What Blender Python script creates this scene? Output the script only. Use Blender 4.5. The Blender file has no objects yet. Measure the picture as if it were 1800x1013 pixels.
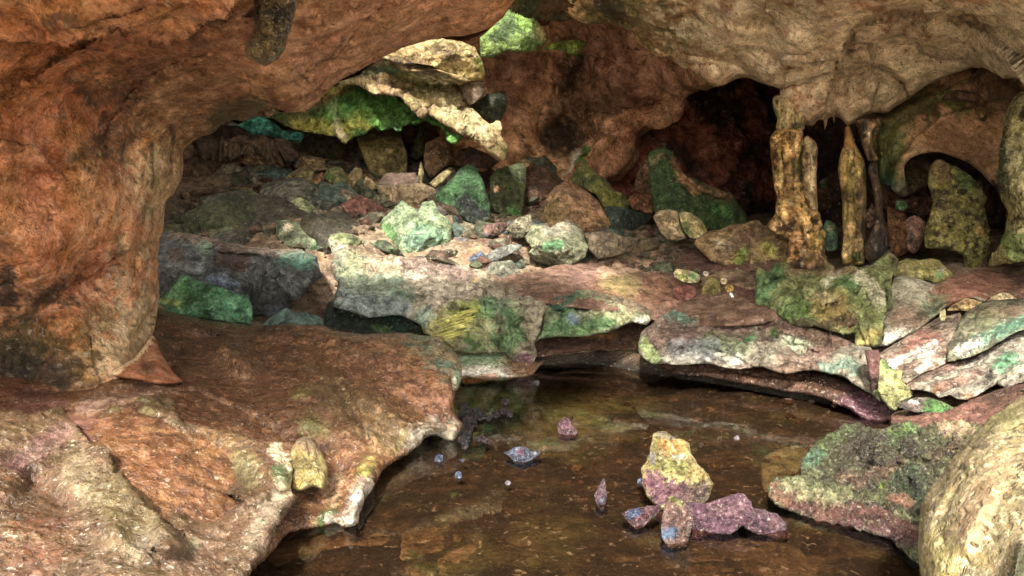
import bpy, math, random
import numpy as np
from mathutils import Vector

# ---------------------------------------------------------------- scene, camera, light
SC = bpy.context.scene
COL = SC.collection
CAM_H = 2.2
FPX = 1200.0                      # focal length in photo pixels (photo 1800 x 1013)
PITCH = math.atan(106.5 / FPX)    # camera looks slightly down, eye line at photo row 400
cam_data = bpy.data.cameras.new("camera")
cam_data.sensor_width = 36.0
cam_data.lens = 36.0 * FPX / 1800.0
cam_data.clip_start = 0.05
cam_data.clip_end = 400.0
camera = bpy.data.objects.new("camera", cam_data)
COL.objects.link(camera)
camera.location = (0, 0, CAM_H)
camera.rotation_euler = (math.pi / 2 - PITCH, 0, 0)
SC.camera = camera

SUN_AZ = math.radians(191)        # where the sun stands: behind the camera, a little to the left (0 = +Y, clockwise)
SUN_EL = math.radians(46)
world = bpy.data.worlds.new("World")
SC.world = world
world.use_nodes = True
wn, wl = world.node_tree.nodes, world.node_tree.links
wn.clear()
w_out = wn.new("ShaderNodeOutputWorld")
w_bg = wn.new("ShaderNodeBackground")
w_sky = wn.new("ShaderNodeTexSky")
w_sky.sky_type = 'NISHITA'
w_sky.sun_disc = False
w_sky.sun_elevation = SUN_EL
w_sky.sun_rotation = SUN_AZ
w_sky.dust_density = 3.0
w_hs = wn.new("ShaderNodeHueSaturation")      # thin cloud: a whiter, less blue sky
w_hs.inputs["Saturation"].default_value = 0.30
w_bg.inputs["Strength"].default_value = 0.15
wl.new(w_sky.outputs[0], w_hs.inputs["Color"])
w_mx = wn.new("ShaderNodeMix")
w_mx.data_type = 'RGBA'
w_mx.blend_type = 'MULTIPLY'
w_mx.inputs["Factor"].default_value = 1.0
w_mx.inputs["B"].default_value = (1.0, 0.93, 0.80, 1)
wl.new(w_hs.outputs[0], w_mx.inputs["A"])
wl.new(w_mx.outputs["Result"], w_bg.inputs["Color"])
wl.new(w_bg.outputs[0], w_out.inputs["Surface"])

sun_data = bpy.data.lights.new("sun", 'SUN')
sun_data.energy = 2.3
sun_data.angle = math.radians(6)
sun_data.color = (1.0, 0.93, 0.82)
sun = bpy.data.objects.new("sun", sun_data)
COL.objects.link(sun)
sun_dir = Vector((math.sin(SUN_AZ) * math.cos(SUN_EL), math.cos(SUN_AZ) * math.cos(SUN_EL), math.sin(SUN_EL)))
sun.rotation_euler = sun_dir.to_track_quat('Z', 'Y').to_euler()
sun.location = (8, -12, 12)

SC.view_settings.view_transform = 'Standard'
SC.view_settings.look = 'None'
SC.view_settings.exposure = 2.65
SC.view_settings.gamma = 1.0
SC.view_settings.use_curve_mapping = False

# ---------------------------------------------------------------- numeric helpers
CP, SP = math.cos(PITCH), math.sin(PITCH)

def rays(px, py):
    """Direction of photo pixels, scaled so that its forward (world Y) component is 1."""
    u = (np.asarray(px, float) - 900.0) / FPX
    v = (506.5 - np.asarray(py, float)) / FPX
    y = CP + v * SP
    z = -SP + v * CP
    return np.stack([u / y, np.ones_like(y), z / y], -1)

def at(px, py, Y):
    r = rays(px, py)
    return r * np.asarray(Y, float)[..., None] + np.array([0, 0, CAM_H])

def on_level(px, py, z=0.0):
    r = rays(px, py)
    return float((z - CAM_H) / r[..., 2])

_rng = np.random.RandomState(7)
_PERM = _rng.permutation(512).astype(np.int64)
_PERM = np.concatenate([_PERM, _PERM, _PERM])
_GR = _rng.normal(size=(512, 3))
_GR /= np.linalg.norm(_GR, axis=1)[:, None]

def perlin(p):
    i = np.floor(p).astype(np.int64)
    f = p - i
    u = f * f * f * (f * (f * 6 - 15) + 10)
    i &= 511
    out = 0
    for dx in (0, 1):
        wx = u[:, 0] if dx else 1 - u[:, 0]
        hx = _PERM[(i[:, 0] + dx) & 511]
        for dy in (0, 1):
            wy = u[:, 1] if dy else 1 - u[:, 1]
            hy = _PERM[hx + ((i[:, 1] + dy) & 511)]
            for dz in (0, 1):
                wz = u[:, 2] if dz else 1 - u[:, 2]
                h = _PERM[hy + ((i[:, 2] + dz) & 511)] & 511
                g = _GR[h]
                out = out + wx * wy * wz * (g[:, 0] * (f[:, 0] - dx) + g[:, 1] * (f[:, 1] - dy) + g[:, 2] * (f[:, 2] - dz))
    return out * 1.5

def fbm(p, scale, octv=4, gain=0.5, off=0.0, ridged=False):
    q = p / scale + off
    a, s, tot = 1.0, 0.0, 0.0
    for k in range(octv):
        n = perlin(q)
        if ridged:
            n = 1.0 - 2.0 * np.abs(n)
        s = s + a * n
        tot += a
        a *= gain
        q = q * 2.03 + 17.3
    return s / tot

def sstep(a, b, x):
    t = np.clip((x - a) / (b - a), 0, 1)
    return t * t * (3 - 2 * t)

def lin(r, g, b):
    return np.array([((c / 255 + 0.055) / 1.055) ** 2.4 if c > 10 else c / 255 / 12.92 for c in (r, g, b)])

def Z(ox, oy, s, pts):
    """Points measured on an enlarged crop whose corner is (ox, oy) and scale s."""
    return [(ox + x / s, oy + y / s) + tuple(r) for x, y, *r in pts]

def seg_dist(px, py, pts, closed=False, signed=False):
    """Distance of points to a polyline, nearest point, and side sign of the nearest segment."""
    P = np.asarray([p[:2] for p in pts], float)
    if len(P) == 1:
        d = np.hypot(px - P[0, 0], py - P[0, 1])
        return d, np.full_like(d, P[0, 0]), np.full_like(d, P[0, 1]), np.ones_like(d)
    A = P if closed else P[:-1]
    B = np.roll(P, -1, 0) if closed else P[1:]
    best = np.full(px.shape, 1e18)
    nx, ny, sg = np.zeros_like(best), np.zeros_like(best), np.ones_like(best)
    for (ax, ay), (bx, by) in zip(A, B):
        dx, dy = bx - ax, by - ay
        L = dx * dx + dy * dy + 1e-9
        t = np.clip(((px - ax) * dx + (py - ay) * dy) / L, 0, 1)
        qx, qy = ax + t * dx, ay + t * dy
        d = (px - qx) ** 2 + (py - qy) ** 2
        m = d < best
        best = np.where(m, d, best)
        nx = np.where(m, qx, nx)
        ny = np.where(m, qy, ny)
        if signed:
            sg = np.where(m, np.sign(dx * (py - ay) - dy * (px - ax) + 1e-9), sg)
    return np.sqrt(best), nx, ny, sg

def inside(px, py, poly):
    c = np.zeros(px.shape, bool)
    n = len(poly)
    for i in range(n):
        x1, y1 = poly[i][:2]
        x2, y2 = poly[(i + 1) % n][:2]
        if y1 == y2:
            continue
        m = ((y1 > py) != (y2 > py)) & (px < (x2 - x1) * (py - y1) / (y2 - y1) + x1)
        c ^= m
    return c

def outline(poly, smooth, jag, seed):
    P = np.asarray(poly, float)
    n = len(P)
    out = []
    for i in range(n):
        p0, p1, p2, p3 = P[i - 1], P[i], P[(i + 1) % n], P[(i + 2) % n]
        L = np.hypot(*(p2 - p1))
        k = int(np.clip(L / 4, 1, 40))
        for j in range(k):
            t = j / k
            lin_ = p1 + (p2 - p1) * t
            cr = 0.5 * (2 * p1 + (p2 - p0) * t + (2 * p0 - 5 * p1 + 4 * p2 - p3) * t * t + (3 * p1 - p0 - 3 * p2 + p3) * t ** 3)
            out.append(lin_ * (1 - smooth) + cr * smooth)
    O = np.array(out)
    if jag:
        T = np.roll(O, -1, 0) - np.roll(O, 1, 0)
        T /= np.linalg.norm(T, axis=1)[:, None] + 1e-9
        N = np.stack([-T[:, 1], T[:, 0]], 1)
        q = np.concatenate([O, np.full((len(O), 1), seed * 3.7)], 1)
        O = O + N * (jag * (fbm(q, 22.0, 2) * 1.2 + 0.8 * fbm(q, 7.0, 2)))[:, None]
    return O

def grow(poly, d):
    P = np.asarray([p[:2] for p in poly], float)
    T = np.roll(P, -1, 0) - np.roll(P, 1, 0)
    T /= np.linalg.norm(T, axis=1)[:, None] + 1e-9
    N = np.stack([T[:, 1], -T[:, 0]], 1)
    a = 0.5 * np.sum(P[:, 0] * np.roll(P[:, 1], -1) - np.roll(P[:, 0], -1) * P[:, 1])
    return (P + N * d * (1 if a > 0 else -1)).tolist()

def tps_fit(xy, val):
    xy = np.asarray(xy, float)
    n = len(xy)
    c, s = xy.mean(0), max(xy.std(), 1e-6)
    q = (xy - c) / s
    r = np.hypot(q[:, None, 0] - q[None, :, 0], q[:, None, 1] - q[None, :, 1])
    K = np.where(r > 0, r * r * np.log(r + 1e-12), 0)
    if n < 3:
        v = float(np.mean(val))
        return lambda x, y: np.full(np.shape(x), v)
    Pm = np.concatenate([np.ones((n, 1)), q], 1)
    M = np.zeros((n + 3, n + 3))
    M[:n, :n] = K + np.eye(n) * 0.004
    M[:n, n:] = Pm
    M[n:, :n] = Pm.T
    w = np.linalg.lstsq(M, np.concatenate([val, np.zeros(3)]), rcond=None)[0]
    def f(x, y):
        x = (np.asarray(x, float) - c[0]) / s
        y = (np.asarray(y, float) - c[1]) / s
        o = w[n] + w[n + 1] * x + w[n + 2] * y
        for i in range(n):
            d2 = (x - q[i, 0]) ** 2 + (y - q[i, 1]) ** 2
            o = o + w[i] * 0.5 * d2 * np.log(d2 + 1e-12)
        return o
    return f

# ---------------------------------------------------------------- stroke lists shape and stain a surface
def bump(amp, w, *pts):            # rounded ridge (amp > 0, towards the viewer) or groove (amp < 0), metres / pixels
    return ('g', pts, w, amp)

def step(amp, w, *pts):            # an overhanging fold: the side right of the stroke direction stands proud
    return ('s', pts, w, amp)

def stain(col, w, *pts, k=1.0, edge=0.75, ns=None):   # a patch of other colour: mineral, moss, mud, some of it painted light and shade
    return (pts, w, col, k, edge, ns)

class Relief:
    pass

def relief(poly, ctrl, base, sculpt=(), paint=(), mott=(), noise=(), rim=(14, 0.12), thick=0.5, st=None, smooth=0.6,
           jag=0.0, seed=0, facets=None, aniso=(1, 1, 1), wet=0.0, sg=1.0):
    """A solid piece of rock: its outline, distance, rounding, relief and thickness."""
    O = outline(poly, smooth, jag, seed)
    x0, y0 = O.min(0)
    x1, y1 = O.max(0)
    if st is None:
        st = float(np.clip(math.sqrt((x1 - x0) * (y1 - y0)) / 95, 1.3, 4.0))
    gx = np.arange(x0 - st, x1 + 2 * st, st)
    gy = np.arange(y0 - st, y1 + 2 * st, st)
    X, Y = np.meshgrid(gx, gy)
    H, W = X.shape
    ins = inside(X, Y, O)
    cell = ins[:-1, :-1] | ins[1:, :-1] | ins[:-1, 1:] | ins[1:, 1:]
    use = np.zeros_like(ins)
    use[:-1, :-1] |= cell
    use[1:, :-1] |= cell
    use[:-1, 1:] |= cell
    use[1:, 1:] |= cell
    iy, ix = np.nonzero(use)
    px, py = X[iy, ix], Y[iy, ix]
    isin = ins[iy, ix]
    d, nx, ny, _ = seg_dist(px, py, O, closed=True)
    snap = ~isin | (d < 0.3 * st)
    px = np.where(snap, nx, px)
    py = np.where(snap, ny, py)
    d = np.where(snap, 0.0, d)
    # distance
    C = np.asarray(ctrl, float)
    f = tps_fit(C[:, :2], 1.0 / C[:, 2])
    Yd = 1.0 / np.clip(f(px, py), 1 / 60.0, 1 / 1.2)
    Ym = float(C[:, 2].mean())
    mpp = Ym / FPX
    if facets:
        k, slope = facets[0], facets[1]
        rs = np.random.RandomState(seed + 11)
        cx, cy = O.mean(0)
        R = 0.5 * math.sqrt((x1 - x0) * (y1 - y0))
        U, V = (px - cx) / R, (py - cy) / R
        off = np.zeros_like(px)
        a0 = rs.rand() * 6.28
        for i in range(k):
            a = a0 + 6.283 * i / k + rs.uniform(-0.4, 0.4)
            s = slope * rs.uniform(0.45, 1.35)
            o = rs.uniform(-0.15, 0.45)
            wob = 0.10 * fbm(np.stack([U, V, U * 0 + seed + i], 1), 0.5, 3)
            off = np.maximum(off, s * ((U * math.cos(a) + V * math.sin(a)) - o + wob))
        # a top face that leans back
        s = slope * rs.uniform(0.9, 1.6)
        off = np.maximum(off, s * (-V - rs.uniform(0.15, 0.55) + 0.12 * fbm(np.stack([U, V, U * 0 + seed - 5.0], 1), 0.5, 3)))
        Yd = Yd + off * R * mpp
    rad, Rm = rim
    s = np.clip(d / rad, 0, 1)
    rimoff = Rm * (1 - np.sqrt(np.clip(1 - (1 - s) ** 2, 0, 1)))
    Yb0 = Yd + Rm
    for kind, pts, w, amp in sculpt:
        amp = amp * sg
        dd, _, _, sg = seg_dist(px, py, pts, signed=True)
        if kind == 'g':
            Yd = Yd - amp * np.exp(-(dd / w) ** 2)
        else:
            Yd = Yd - amp * np.where(sg > 0, np.exp(-dd / (w * 1.5)), 0.0) * sstep(0, 2.5, dd)
    P0 = at(px, py, Yd + rimoff)
    # faces of the sheet
    idx = -np.ones((H, W), int)
    idx[iy, ix] = np.arange(len(ix))
    cy_, cx_ = np.nonzero(cell)
    F = np.stack([idx[cy_, cx_], idx[cy_ + 1, cx_], idx[cy_ + 1, cx_ + 1], idx[cy_, cx_ + 1]], 1)
    e1 = P0[F[:, 2]] - P0[F[:, 0]]
    e2 = P0[F[:, 3]] - P0[F[:, 1]]
    fn = np.cross(e1, e2)
    N = np.zeros_like(P0)
    for c in range(4):
        np.add.at(N, F[:, c], fn)
    N /= np.linalg.norm(N, axis=1)[:, None] + 1e-12
    tocam = np.array([0, 0, CAM_H]) - P0
    N *= np.where((N * tocam).sum(1) < 0, -1, 1)[:, None]
    q = P0 * np.asarray(aniso, float)
    fade = sstep(0, 6, d)
    disp = np.zeros(len(P0))
    for n_ in noise:
        sc_, amp_, kind_ = n_[0], n_[1], (n_[2] if len(n_) > 2 else 'f')
        if kind_ == 'f':
            disp += amp_ * fbm(q, sc_, 4, 0.5, seed * 1.37)
        elif kind_ == 'r':
            disp += amp_ * (fbm(q, sc_, 4, 0.55, seed * 2.1, ridged=True) - 0.2)
        elif kind_ == 'p':      # pits
            disp -= amp_ * sstep(0.18, 0.5, fbm(q, sc_, 2, 0.5, seed * 0.7))
        elif kind_ == 't':      # terraces
            t = fbm(q, sc_, 3, 0.5, seed * 0.9) * 4
            disp += amp_ * (sstep(0.25, 0.75, t - np.floor(t)) + np.floor(t)) / 4
    P1 = P0 + N * (disp * fade)[:, None]
    # back of the solid
    s2 = np.clip(d / max(rad * 1.5, 12), 0, 1)
    free = d > 0
    Pb = at(px, py, Yb0 + 0.02 + thick * np.sqrt(np.clip(1 - (1 - s2) ** 2, 0, 1)) + 0.15 * thick * fbm(P0, max(thick, 0.2), 2))
    V = [P1, Pb[free]]
    bi = np.arange(len(px))
    bi[free] = len(px) + np.arange(free.sum())
    Fb = bi[F][:, ::-1]
    keep = (Fb != F[:, ::-1]).any(1)
    V = np.concatenate(V)
    # colours
    base = np.asarray(base, float)
    Cc = np.tile(base, (len(px), 1))
    for m_ in mott:
        col, sc_, th, sf = m_
        n = fbm(P0 * np.asarray(aniso, float), sc_, 5, 0.6, seed * 3.1 + th * 10 + sc_)
        k = sstep(th - sf, th + sf, n)[:, None]
        Cc = Cc * (1 - k) + np.asarray(col) * k
    for pts, w, col, kk, edge, ns in paint:
        dd = seg_dist(px, py, pts)[0]
        sc_ = ns or max(w * mpp * 0.6, 0.03)
        n = fbm(P0 + 3.3 * w, sc_, 6, 0.72, len(pts))
        k = kk * sstep(0.26, 0.60, 1 - dd / (1.9 * w) + 1.5 * edge * n)[:, None]
        Cc = Cc * (1 - k) + np.asarray(col) * k
    r = Relief()
    r.V = V
    r.F = np.concatenate([F, Fb[keep]])
    Ca = np.concatenate([Cc, np.full((len(px), 1), wet)], 1)
    r.C = np.concatenate([Ca, Ca[free]])
    return r

def build(name, reliefs, mat, parent=None, label=None, cat=None, kind=None, group=None, origin=None):
    if not isinstance(reliefs, (list, tuple)):
        reliefs = [reliefs]
    n = 0
    Vs, Fs, Cs = [], [], []
    for r in reliefs:
        Vs.append(r.V)
        Fs.append(r.F + n)
        Cs.append(r.C)
        n += len(r.V)
    V, F, Cc = np.concatenate(Vs), np.concatenate(Fs), np.concatenate(Cs)
    if origin is None:
        if parent is not None:
            origin = np.array(parent.location)
        else:
            origin = np.array([V[:, 0].mean(), V[:, 1].mean(), V[:, 2].min()])
    V = V - origin
    bad = (F[:, 0] == F[:, 1]) | (F[:, 1] == F[:, 2]) | (F[:, 2] == F[:, 3]) | (F[:, 3] == F[:, 0])
    F = F[~bad]
    me = bpy.data.meshes.new(name)
    me.vertices.add(len(V))
    me.vertices.foreach_set("co", V.astype(np.float32).ravel())
    me.loops.add(F.size)
    me.loops.foreach_set("vertex_index", F.astype(np.int32).ravel())
    me.polygons.add(len(F))
    me.polygons.foreach_set("loop_start", np.arange(0, F.size, 4, dtype=np.int32))
    me.polygons.foreach_set("use_smooth", np.ones(len(F), bool))
    me.update(calc_edges=True)
    me.validate()
    ca = me.color_attributes.new("Col", 'FLOAT_COLOR', 'POINT')
    if len(me.vertices) == len(Cc):
        ca.data.foreach_set("color", Cc.astype(np.float32).ravel())
    me.materials.append(mat)
    o = bpy.data.objects.new(name, me)
    COL.objects.link(o)
    if parent is not None:
        o.parent = parent
        o.location = origin - np.array(parent.location)
    else:
        o.location = origin
    tag(o, label, cat, kind, group)
    return o

def tag(o, label=None, cat=None, kind=None, group=None):
    if label:
        o["label"] = label
    if cat:
        o["category"] = cat
        if not kind:
            kind = "thing"
    if kind:
        o["kind"] = kind
    if group:
        o["group"] = group

# ---------------------------------------------------------------- materials
def rock_material(name, grain=9.0, fine=55.0, bump_c=0.6, bump_d=0.03, rough=(0.5, 0.9), contrast=0.55, pits=0.25, spec=0.45,
                  streak=(1, 1, 1), cracks=0.0, crackscale=3.0, specks=0.8):
    m = bpy.data.materials.new(name)
    m.use_nodes = True
    t = m.node_tree
    N, L = t.nodes, t.links
    N.clear()
    out = N.new("ShaderNodeOutputMaterial")
    bs = N.new("ShaderNodeBsdfPrincipled")
    L.new(bs.outputs[0], out.inputs[0])
    tc = N.new("ShaderNodeTexCoord")
    mp = N.new("ShaderNodeMapping")
    mp.inputs["Scale"].default_value = streak
    L.new(tc.outputs["Object"], mp.inputs["Vector"])
    at_ = N.new("ShaderNodeAttribute")
    at_.attribute_name = "Col"

    def noise(scale, detail, rg, dist=0.0):
        n = N.new("ShaderNodeTexNoise")
        n.inputs["Scale"].default_value = scale
        n.inputs["Detail"].default_value = detail
        n.inputs["Roughness"].default_value = rg
        n.inputs["Distortion"].default_value = dist
        L.new(mp.outputs[0], n.inputs["Vector"])
        return n

    def math_(op, a, b, clamp=False):
        n = N.new("ShaderNodeMath")
        n.operation = op
        n.use_clamp = clamp
        for i, v in enumerate((a, b)):
            if isinstance(v, (int, float)):
                n.inputs[i].default_value = v
            else:
                L.new(v, n.inputs[i])
        return n.outputs[0]

    def rng(v, a, b, c, d_):
        n = N.new("ShaderNodeMapRange")
        n.inputs[1].default_value, n.inputs[2].default_value = a, b
        n.inputs[3].default_value, n.inputs[4].default_value = c, d_
        L.new(v, n.inputs[0])
        return n.outputs[0]

    n1 = noise(grain * 0.35, 6, 0.6, 0.4)
    n2 = noise(grain, 10, 0.68)
    n3 = noise(fine, 6, 0.7)
    vo = N.new("ShaderNodeTexVoronoi")
    vo.inputs["Scale"].default_value = grain * 2.2
    vo.inputs["Detail"].default_value = 2.0
    L.new(mp.outputs[0], vo.inputs["Vector"])
    # value variation: grime in the grain, with pit-and-crest shading put into the colour
    g = math_('ADD', math_('MULTIPLY', n2.outputs[0], 0.6), math_('MULTIPLY', n3.outputs[0], 0.4))
    val = math_('MULTIPLY', rng(n2.outputs[0], 0.38, 0.62, 1.0 - contrast, 1.0 + contrast * 0.8), rng(n3.outputs[0], 0.38, 0.62, 1.0 - contrast * 0.35, 1.0 + contrast * 0.35))
    hs = N.new("ShaderNodeHueSaturation")
    L.new(rng(n1.outputs[0], 0.35, 0.65, 0.497, 0.513), hs.inputs["Hue"])
    L.new(rng(n2.outputs[0], 0.3, 0.7, 1.05, 0.75), hs.inputs["Saturation"])
    L.new(val, hs.inputs["Value"])
    L.new(at_.outputs["Color"], hs.inputs["Color"])
    col = hs.outputs[0]
    n4 = noise(fine * 0.45, 3, 0.55, 0.6)
    n5 = noise(grain * 0.8, 3, 0.5)
    dk = math_('MULTIPLY', rng(n4.outputs[0], 0.40, 0.33, 0.0, 1.0), rng(n5.outputs[0], 0.62, 0.42, 0.25, 1.0), True)
    lt = math_('MULTIPLY', rng(n4.outputs[0], 0.60, 0.68, 0.0, 1.0), rng(n5.outputs[0], 0.40, 0.60, 0.2, 1.0), True)
    for fac_, c_, k_ in ((dk, (0.02, 0.014, 0.010, 1), 0.75), (lt, (0.75, 0.70, 0.60, 1), 0.35)):
        mx = N.new("ShaderNodeMix")
        mx.data_type = 'RGBA'
        L.new(math_('MULTIPLY', fac_, k_ * specks), mx.inputs["Factor"])
        L.new(col, mx.inputs["A"])
        mx.inputs["B"].default_value = c_
        col = mx.outputs["Result"]
    h = math_('ADD', math_('ADD', math_('MULTIPLY', n2.outputs[0], 1.6), math_('MULTIPLY', n3.outputs[0], 0.5)), math_('MULTIPLY', rng(n4.outputs[0], 0.30, 0.45, 0.0, 1.0), 0.5))
    if pits:
        pm = rng(vo.outputs["Distance"], 0.0, 0.28, 0.0, 1.0)
        sel = rng(n1.outputs[0], 0.48, 0.62, 0.0, 1.0)
        pit = math_('MULTIPLY', math_('SUBTRACT', 1.0, pm), sel, True)
        mx = N.new("ShaderNodeMix")
        mx.data_type = 'RGBA'
        L.new(math_('MULTIPLY', pit, pits * 2.0, True), mx.inputs["Factor"])
        L.new(col, mx.inputs["A"])
        mx.inputs["B"].default_value = (0.018, 0.012, 0.008, 1)
        col = mx.outputs["Result"]
        h = math_('SUBTRACT', h, math_('MULTIPLY', pit, pits * 2.0))
    if cracks:
        vc = N.new("ShaderNodeTexVoronoi")
        vc.feature = 'DISTANCE_TO_EDGE'
        vc.inputs["Scale"].default_value = crackscale
        wv = N.new("ShaderNodeMix")
        wv.data_type = 'RGBA'
        wv.blend_type = 'LINEAR_LIGHT'
        wv.inputs["Factor"].default_value = 0.25
        L.new(mp.outputs[0], wv.inputs["A"])
        L.new(n1.outputs["Color"], wv.inputs["B"])
        L.new(wv.outputs["Result"], vc.inputs["Vector"])
        ck = rng(vc.outputs["Distance"], 0.0, 0.05, 1.0, 0.0)
        ck = math_('MULTIPLY', ck, rng(n2.outputs[0], 0.42, 0.58, 0.0, 1.0), True)
        mx = N.new("ShaderNodeMix")
        mx.data_type = 'RGBA'
        L.new(math_('MULTIPLY', ck, cracks, True), mx.inputs["Factor"])
        L.new(col, mx.inputs["A"])
        mx.inputs["B"].default_value = (0.02, 0.013, 0.009, 1)
        col = mx.outputs["Result"]
        h = math_('SUBTRACT', h, math_('MULTIPLY', ck, cracks))
    L.new(col, bs.inputs["Base Color"])
    rr = rng(g, 0.35, 0.65, rough[1], rough[0])
    rr = math_('SUBTRACT', rr, math_('MULTIPLY', at_.outputs["Alpha"], 0.42), True)
    L.new(rr, bs.inputs["Roughness"])
    bs.inputs["Specular IOR Level"].default_value = spec
    bp = N.new("ShaderNodeBump")
    bp.inputs["Strength"].default_value = bump_c
    bp.inputs["Distance"].default_value = bump_d
    L.new(h, bp.inputs["Height"])
    L.new(bp.outputs[0], bs.inputs["Normal"])
    return m

M_FLOW = rock_material("flowstone", grain=5.0, fine=40, bump_c=0.85, bump_d=0.055, contrast=0.46, pits=0.25, cracks=0.55, crackscale=0.8, rough=(0.5, 0.85))
M_LEDGE = rock_material("ledge_rock", grain=11.0, fine=75, bump_c=0.85, bump_d=0.026, contrast=0.46, pits=0.25, cracks=0.5, crackscale=1.1, rough=(0.15, 0.5), spec=0.55, specks=1.0)
M_ROUGH = rock_material("rough_rock", grain=6.0, fine=45, bump_c=1.0, bump_d=0.09, contrast=0.7, pits=0.25, cracks=0.5, crackscale=1.6, rough=(0.6, 0.95))
M_SLAB = rock_material("bedded_rock", grain=7.0, fine=50, bump_c=1.0, bump_d=0.07, contrast=0.7, pits=0.2, cracks=0.8, crackscale=1.3, rough=(0.6, 0.95))
M_COLUMN = rock_material("fluted_dripstone", grain=5.0, fine=30, bump_c=1.0, bump_d=0.07, contrast=0.85, pits=0.2, rough=(0.28, 0.7), streak=(1, 1, 0.75), spec=0.5)
M_EARTH = rock_material("red_earth", grain=5.0, fine=40, bump_c=0.8, bump_d=0.05, contrast=0.6, pits=0.15, rough=(0.6, 0.95))
M_FAR = rock_material("cave_rock", grain=2.2, fine=16, bump_c=0.9, bump_d=0.16, contrast=0.6, pits=0.25, cracks=0.5, crackscale=0.5, rough=(0.6, 0.95))
M_WET = rock_material("wet_stone", grain=14.0, fine=80, bump_c=1.0, bump_d=0.04, contrast=0.65, pits=0.2, rough=(0.18, 0.55), spec=0.6)
# ---------------------------------------------------------------- colours of the minerals, moss, mud and painted shade
ORANGE = lin(206, 134, 80); RUST = lin(140, 66, 30); PINK = lin(214, 150, 114); CREAM = lin(232, 200, 152); TAN = lin(190, 148, 100)
PALE = lin(238, 220, 184); WHITE = lin(232, 226, 214); BLKBR = lin(34, 24, 18); DKBR = lin(66, 40, 26); BROWN = lin(112, 72, 46)  # near-black also paints the shade in hollows and clefts
REDBR = lin(104, 74, 58); MUD = lin(104, 56, 42); OCHRE = lin(176, 122, 40); GOLD = lin(200, 150, 60); OLIVE = lin(112, 104, 44)
MOSS = lin(66, 116, 40); DMOSS = lin(38, 66, 26); LIME = lin(150, 168, 48); TEAL = lin(66, 140, 112); DTEAL = lin(36, 78, 66)
GREENW = lin(150, 182, 140); GREY = lin(140, 136, 124); DGREY = lin(78, 78, 74); PURPLE = lin(122, 76, 96); DPURP = lin(76, 44, 56)
BLUEW = lin(120, 140, 170); UMBER = lin(84, 56, 34); MAUVE = lin(150, 100, 104)

# ---------------------------------------------------------------- the pool bed, floor and rubble slope: one sheet
floor_pts = []
for px, py, Y in [(300, 420, 13.5), (330, 330, 18), (420, 245, 21), (480, 250, 22), (560, 400, 14), (600, 330, 18), (700, 320, 19), (760, 280, 21),
                  (700, 455, 12.8), (820, 470, 12.4), (870, 400, 15.5), (900, 340, 18.5), (960, 330, 19.5), (1010, 400, 15.5), (1080, 450, 13.8), (1110, 400, 18),
                  (1115, 375, 21), (1230, 380, 24), (1330, 375, 24), (1180, 420, 15.5), (1240, 480, 12.6), (1330, 470, 12.6), (1420, 478, 12.4),
                  (1540, 475, 12.2), (1640, 480, 11.0), (1760, 470, 10.5), (1900, 470, 10.5), (1250, 540, 10.9), (1480, 600, 9.4), (1700, 620, 8.4),
                  (1900, 640, 7.6), (150, 430, 13.5), (150, 300, 19)]:
    floor_pts.append(at(px, py, Y))
for x, y, z in [(-3.2, 10.2, .1), (-1.5, 11.2, .25), (0.3, 10.9, .05), (1.4, 11.3, .1), (3, 9.6, .0), (4.3, 8.2, .0), (5.2, 6.4, .05), (0, 8.5, -.12), (2, 7.8, -.13),
                (-1, 6.5, -.13), (1, 5.5, -.13), (3, 6, -.13), (0, 4, -.15), (2, 4, -.14), (-2, 4.5, -.15), (-1, 8.6, -.1), (0, 2, -.5), (-4, 3, -.4), (4, 3, -.35), (-5, 8, -.1),
                (-8, 12, 2.2), (-12, 20, 4.5), (14, 20, 2.6), (10, 12, 1.5), (10, 6, .6), (-10, 5, .4), (0, 30, 3.2), (-10, 32, 6), (12, 32, 3),
                (0, -6, .1), (-10, -6, .4), (10, -6, .4), (0, -20, .6), (-18, -20, .8), (18, -20, .8)]:
    floor_pts.append(np.array([x, y, z]))
floor_pts = np.array(floor_pts)
_fz = tps_fit(floor_pts[:, :2], floor_pts[:, 2])

def floor_z(x, y):
    return float(_fz(np.array([x]), np.array([y]))[0])

def sheet(name, xs, ys, zfun, base, paintfun, mat, **kw):
    X, Y = np.meshgrid(xs, ys)
    x, y = X.ravel(), Y.ravel()
    z = zfun(x, y)
    V = np.stack([x, y, z], 1)
    H, W = X.shape
    i = np.arange(H * W).reshape(H, W)
    F = np.stack([i[:-1, :-1].ravel(), i[:-1, 1:].ravel(), i[1:, 1:].ravel(), i[1:, :-1].ravel()], 1)
    r = Relief()
    r.V, r.F = V, F
    r.C = np.concatenate([paintfun(V, np.tile(base, (len(V), 1))), np.zeros((len(V), 1))], 1)
    return build(name, r, mat, **kw)

def blendc(c, col, k):
    k = np.asarray(k)[:, None]
    return c * (1 - k) + np.asarray(col) * k

def floor_h(x, y):
    z = _fz(x, y)
    p = np.stack([x, y, z * 0], 1)
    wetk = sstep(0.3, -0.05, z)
    z = z + (1 - wetk) * (0.22 * fbm(p, 1.6, 5, 0.55) + 0.10 * fbm(p, 0.5, 4, 0.6, ridged=True))
    z = z + wetk * (0.05 * fbm(p * [1, 1.6, 1], 1.1, 4) + 0.035 * fbm(p * [1, 2.2, 1], 0.45, 4, 0.6, ridged=True))
    return z

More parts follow.
